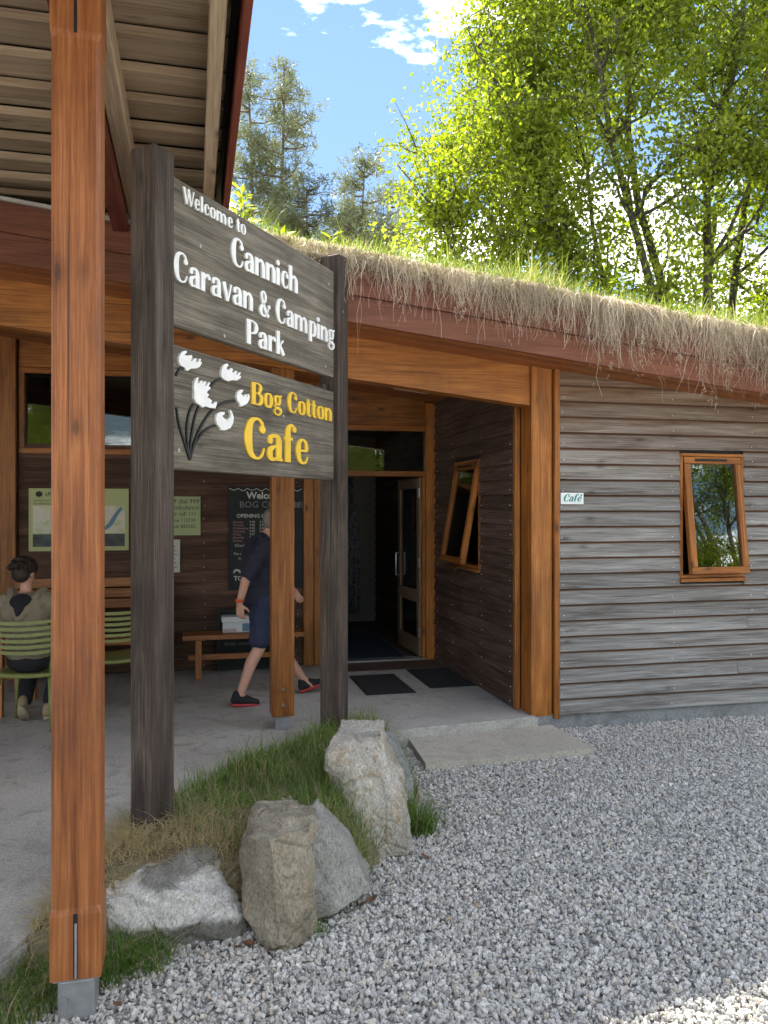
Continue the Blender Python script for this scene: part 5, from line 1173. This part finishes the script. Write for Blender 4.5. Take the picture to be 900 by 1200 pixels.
b = MB(); c_ = Vector((-.075, .065, hz + .685)); Rm_ = Matrix.Rotation(R(70), 3, 'Z') @ Matrix.Rotation(R(12), 3, 'Y')
b.ellipsoid(c_ + Rm_ @ Vector((-.016, 0, .042)), (.110, .098, .092), Rm_); b.ellipsoid(c_ + Rm_ @ Vector((-.05, 0, -.02)), (.062, .078, .075), Rm_)
for k in range(150):
    a = random.uniform(0, 6.28); e_ = random.uniform(-.3, 1.3); d = Vector((math.cos(a) * math.cos(e_) - .25, math.sin(a) * math.cos(e_), math.sin(e_)))
    if d.x > .55 and d.z < .5: continue
    p = c_ + Rm_ @ (Vector((-.016, 0, .034)) + Vector((d.x * .098, d.y * .088, d.z * .086))); q = p + Rm_ @ (Vector((d.x * .012 - .006, d.y * .012 + random.gauss(0, .012), d.z * .008 - .012))); b.capsule(p, .012, q, .005, 6)
blend(b, 'hair', M['hair_brown'], st_, .0065, 1)
foot_shoe(st_, (.10, .10, .115), (.1, 1), R(-6), M['shoe_tan'], M['sole'], s=.95); foot_shoe(st_, (-.09, .06, .17), (-.1, 1), R(-42), M['shoe_tan'], M['sole'], s=.95)

# ------------------------------------------------------------------ trees
def leaf_mesh(name, pos, size, tint, mat, parent, updir=.35, slim=.55):
    n = len(pos); d = RNG.normal(size=(n, 3)); d[:, 2] -= updir; d /= np.linalg.norm(d, axis=1)[:, None]
    r = RNG.normal(size=(n, 3)); r[:, 2] *= .35; s_ = np.cross(d, r); s_ /= np.linalg.norm(s_, axis=1)[:, None]; nn = np.cross(s_, d); L = size[:, None]
    V_ = np.stack([pos, pos + d * L * .45 + s_ * L * slim * .5 + nn * L * .1, pos + d * L, pos + d * L * .45 - s_ * L * slim * .5 + nn * L * .1], 1)
    o = np.arange(n)[:, None] * 4; f = (o + np.array([[0, 1, 2, 3]])).tolist(); m = bpy.data.meshes.new(name); m.from_pydata(V_.reshape(-1, 3).tolist(), [], f); m.update(); set_tint(m, np.repeat(tint, 4)); return link(name, m, mat, parent)
def broadleaf(label, base, stems, cen, rad, nclump, per, seed, leaf=.085, group='broadleaved trees', thin=None):
    rs = random.Random(seed); t = thing('broadleaf_tree', label, 'tree', base, 0, group); tb_ = MB(); spts = []
    for (x, y, dx, dy, h, r) in stems:
        pts = []; n = 11; ax, ay = x, y
        for i in range(n):
            q = i / (n - 1); pts.append(Vector((x + dx * q ** 1.5 + .26 * math.sin(q * 6 + x * 3) + .08 * math.sin(q * 17 + x), y + dy * q ** 1.5 + .2 * math.cos(q * 4 + y), -.2 + (h + .2) * q)))
        rr = [r * (1 - .82 * i / (n - 1)) for i in range(n)]; tb_.tube(pts, rr, 8)
        for i in range(2, n): spts.append((pts[i], rr[i]))
    trunk = tb_.build('trunk', M['bark'], t, True); br = MB(); L = []; TT = []; cen = Vector(cen)
    for k in range(nclump):
        while True:
            d = Vector((rs.gauss(0, 1), rs.gauss(0, 1), rs.gauss(0, 1))).normalized(); q = rs.uniform(.35, 1) ** .55
            c = cen + Vector((d.x * rad[0] * q, d.y * rad[1] * q, d.z * rad[2] * q))
            if c.z < cen.z - rad[2] * .82: continue
            if thin and thin(c, rs): continue
            break
        best = min(spts, key=lambda s: (s[0] - c).length + max(0, (s[0].z - c.z) + .8) * 2.2); p0, r0 = best; n = 8; pts = []; dd = c - p0; per_ = Vector((rs.gauss(0, .12), rs.gauss(0, .12), rs.uniform(.0, .22))) * dd.length
        for i in range(n):
            q = i / (n - 1); pts.append(p0 + dd * q + per_ * math.sin(q * math.pi) * .8 + Vector((rs.gauss(0, .03), rs.gauss(0, .03), rs.gauss(0, .03))) * (i > 0))
        rb = min(r0 * .6, .024 + dd.length * .010); br.tube(pts, [rb * (1 - .85 * i / (n - 1)) for i in range(n)], 5, False)
        for j in range(5):                                    # twigs
            p = pts[rs.randint(3, n - 1)]; e = p + Vector((rs.gauss(0, .5), rs.gauss(0, .5), rs.gauss(.1, .4))); br.tube([p, p.lerp(e, .5) + Vector((0, 0, .06)), e], [.011, .008, .004], 4, False)
            for _ in range(per // 7): L.append(p.lerp(e, rs.random()) + Vector((rs.gauss(0, .13), rs.gauss(0, .13), rs.gauss(0, .11)))); TT.append(rs.gauss(.5, .2))
        cs = rs.uniform(.32, .62); tn = rs.gauss(.5, .14)
        for _ in range(per * 3 // 7): L.append(c + Vector((rs.gauss(0, 1), rs.gauss(0, 1), rs.gauss(0, 1))).normalized() * (cs * 1.7 * rs.random() ** .45) * Vector((1, 1, .62)).length / 1.55); TT.append(rs.gauss(tn, .16))
    br.build('branches', M['bark'], trunk, True); n = len(L)
    leaf_mesh('crown', np.array([tuple(p) for p in L]), RNG.uniform(leaf * .65, leaf * 1.35, n), np.clip(TT, 0, 1), M['leaf'], t)
    return t
TB = (4.9, 13.6, 0)
stems = [(-.9, -.3, -2.4, .2, 9.6, .10), (-.35, -.6, -1.5, -.6, 11.0, .115), (.1, -.2, -.9, .6, 12, .13), (.55, -.6, .1, -.4, 11.8, .12), (.95, -.1, .8, .5, 12, .12), (1.5, -.5, 1.7, -.3, 11.2, .11), (-1.3, .0, -3.6, -.3, 7.6, .075), (2.2, .0, 3.0, .2, 10.2, .11), (.35, .5, -2.2, .4, 10, .09), (1.8, .6, .9, .9, 11, .09), (-.6, .4, -3.3, 1.2, 9, .08)]
tree1 = broadleaf('big many-stemmed broadleaved tree in fresh green leaf rising behind the cafe', TB, stems, (.85, .3, 7.5), (5.45, 2.5, 5.2), 540, 300, 11, .094, thin=lambda c, rs: (c.y > .5 and rs.random() < .6) or (-2.2 < c.x < 1.2 and c.z < 9.5 and rs.random() < (.45 if c.y < .2 else .2)) or (-3.6 < c.x < .5 and c.z < 7.0 and rs.random() < .30))
def copy_tree(o, parent=None):
    c = o.copy(); COL.objects.link(c); c.parent = parent
    for ch in list(o.children): copy_tree(ch, c)
    return c
for k, (x, y, rz, s_, lb_) in enumerate(((15.5, -3.5, 1.2, .8, 'broadleaved tree across the yard mirrored in the front window'), (8.5, -8.5, 2.6, .8, 'broadleaved tree across the yard mirrored in the pane over the door'), (-2.6, -13.5, 4.4, .6, 'smaller broadleaved tree across the yard mirrored in the terrace window'))):
    c = copy_tree(tree1); c.location = (x, y, 0); c.rotation_euler = (0, 0, rz); c.scale = (s_, s_, s_); c['label'] = lb_

def pine(label, x, y, h, r, seed, lean=0.0, low=.35, dens=1.0):
    rs = random.Random(seed); t = thing('pine_tree', label, 'tree', (x, y, 0), 0, 'pines behind the cafe'); tb_ = MB(); n = 12; pts = []
    for i in range(n): q = i / (n - 1); pts.append(Vector((lean * q + .12 * math.sin(q * 6 + seed), .1 * math.cos(q * 5 + seed), h * q - .3 * (1 - q))))
    tb_.tube(pts, [max(.02, .17 * (h / 16) * (1 - .9 * i / (n - 1))) for i in range(n)], 8); trunk = tb_.build('trunk', M['pine_bark'], t, True); br = MB(); P = []; D = []; TT = []; nb = int(46 * dens)
    for k in range(nb):
        q = low + (1 - low) * (k + rs.random() * .8) / nb; fi = q * (n - 1); i0 = min(n - 2, int(fi)); p = pts[i0].lerp(pts[i0 + 1], fi - i0); a = rs.uniform(0, 6.28)
        qq = (q - low) / (1 - low); L = r * (1.0 - qq) ** .55 * rs.uniform(.55, 1.1) * (1 if qq > .12 else .75) + .25; e = p + Vector((math.cos(a) * L, math.sin(a) * L, L * rs.uniform(-.05, .45))); mid = p.lerp(e, .5) + Vector((0, 0, -.1 * L)); br.tube([p, mid, e], [.045, .03, .012], 4, False)
        for j in range(int(3 + L * 5.5)):
            w = rs.uniform(.35, 1.05); c = (p.lerp(mid, w * 2) if w < .5 else mid.lerp(e, min(1, w * 2 - 1))) + Vector((rs.gauss(0, .26), rs.gauss(0, .26), rs.gauss(.08, .18))); tn = rs.gauss(.5, .18)
            for _ in range(46): P.append(tuple(c + Vector((rs.gauss(0, .12), rs.gauss(0, .12), rs.gauss(0, .09))))); TT.append(tn + rs.gauss(0, .12))
    br.build('branches', M['pine_bark'], trunk, True); m_ = len(P); leaf_mesh('crown', np.array(P), RNG.uniform(.12, .24, m_), np.clip(TT, 0, 1), M['needle'], t, -.5, .17)
    return t
pine('tallest slender pine with a bare lower trunk above the sign', -3.75, 28, 17.6, 2.3, 21, .1, .38, 1.15)
pine('slender pine close to the canopy edge', -4.72, 29, 18.0, 2.1, 22, -.3, .3, 1.1)
pine('bushy pine half hidden by the canopy edge', -6.3, 27, 15.2, 2.2, 23, .2, .3, 1.2)
pine('low bushy pine between the tall pines and the sign post', -2.4, 26, 12.4, 2.5, 24, .0, .3, 1.3)
pine('pointed pine above the end of the sign', -.75, 27, 13.8, 1.7, 25, .15, .25, 1.2)
pine('small dark pine next to the broadleaved tree', .05, 30, 14.0, 1.9, 26, .1, .25, 1.1)
pine('leaning thin pine behind the others near the sign top', -1.7, 31, 13.5, 1.8, 27, -.2, .3, .9)
pine('short dark pine low above the roof grass beside the sign post', -1.25, 25, 11.0, 1.9, 28, .1, .2, 1.3)
pine('short full pine meeting the edge of the broadleaved crown', .45, 26, 11.2, 1.9, 29, -.1, .2, 1.3)
def shrub(label, x, y, h, r, seed, n=5200):
    t = thing('shrub', label, 'shrub', (x, y, 0), 0, 'shrubs behind the cafe'); rs = random.Random(seed); b = MB(); L = []; TT = []
    for k in range(16):
        a = rs.uniform(0, 6.28); e = Vector((math.cos(a) * r * rs.uniform(.2, .9), math.sin(a) * r * rs.uniform(.2, .9), h * rs.uniform(.5, 1))); b.tube([(0, 0, 0), e * .5 + Vector((0, 0, .4)), e], [.04, .028, .01], 5, False)
        for _ in range(n // 16): q = rs.uniform(.3, 1.02); L.append(tuple(e * q + Vector((rs.gauss(0, .38), rs.gauss(0, .38), rs.gauss(0, .32))))); TT.append(rs.gauss(.35, .2))
    b.build('stems', M['bark'], t, True); leaf_mesh('foliage', np.array(L), RNG.uniform(.07, .13, len(L)), np.clip(TT, 0, 1), M['leaf'], t); return t
shrub('leafy shrub behind the low end of the roof', 6.9, 14.0, 7.2, 1.9, 31, 9000); shrub('leafy shrub under the big tree', 3.4, 15.2, 7.0, 1.8, 32, 8000); shrub('leafy shrub at the left foot of the big tree', 1.6, 15.4, 6.9, 1.5, 33, 7000); shrub('leafy shrub in the gap under the tree stems', 6.2, 17.5, 9.0, 2.4, 34, 15000)
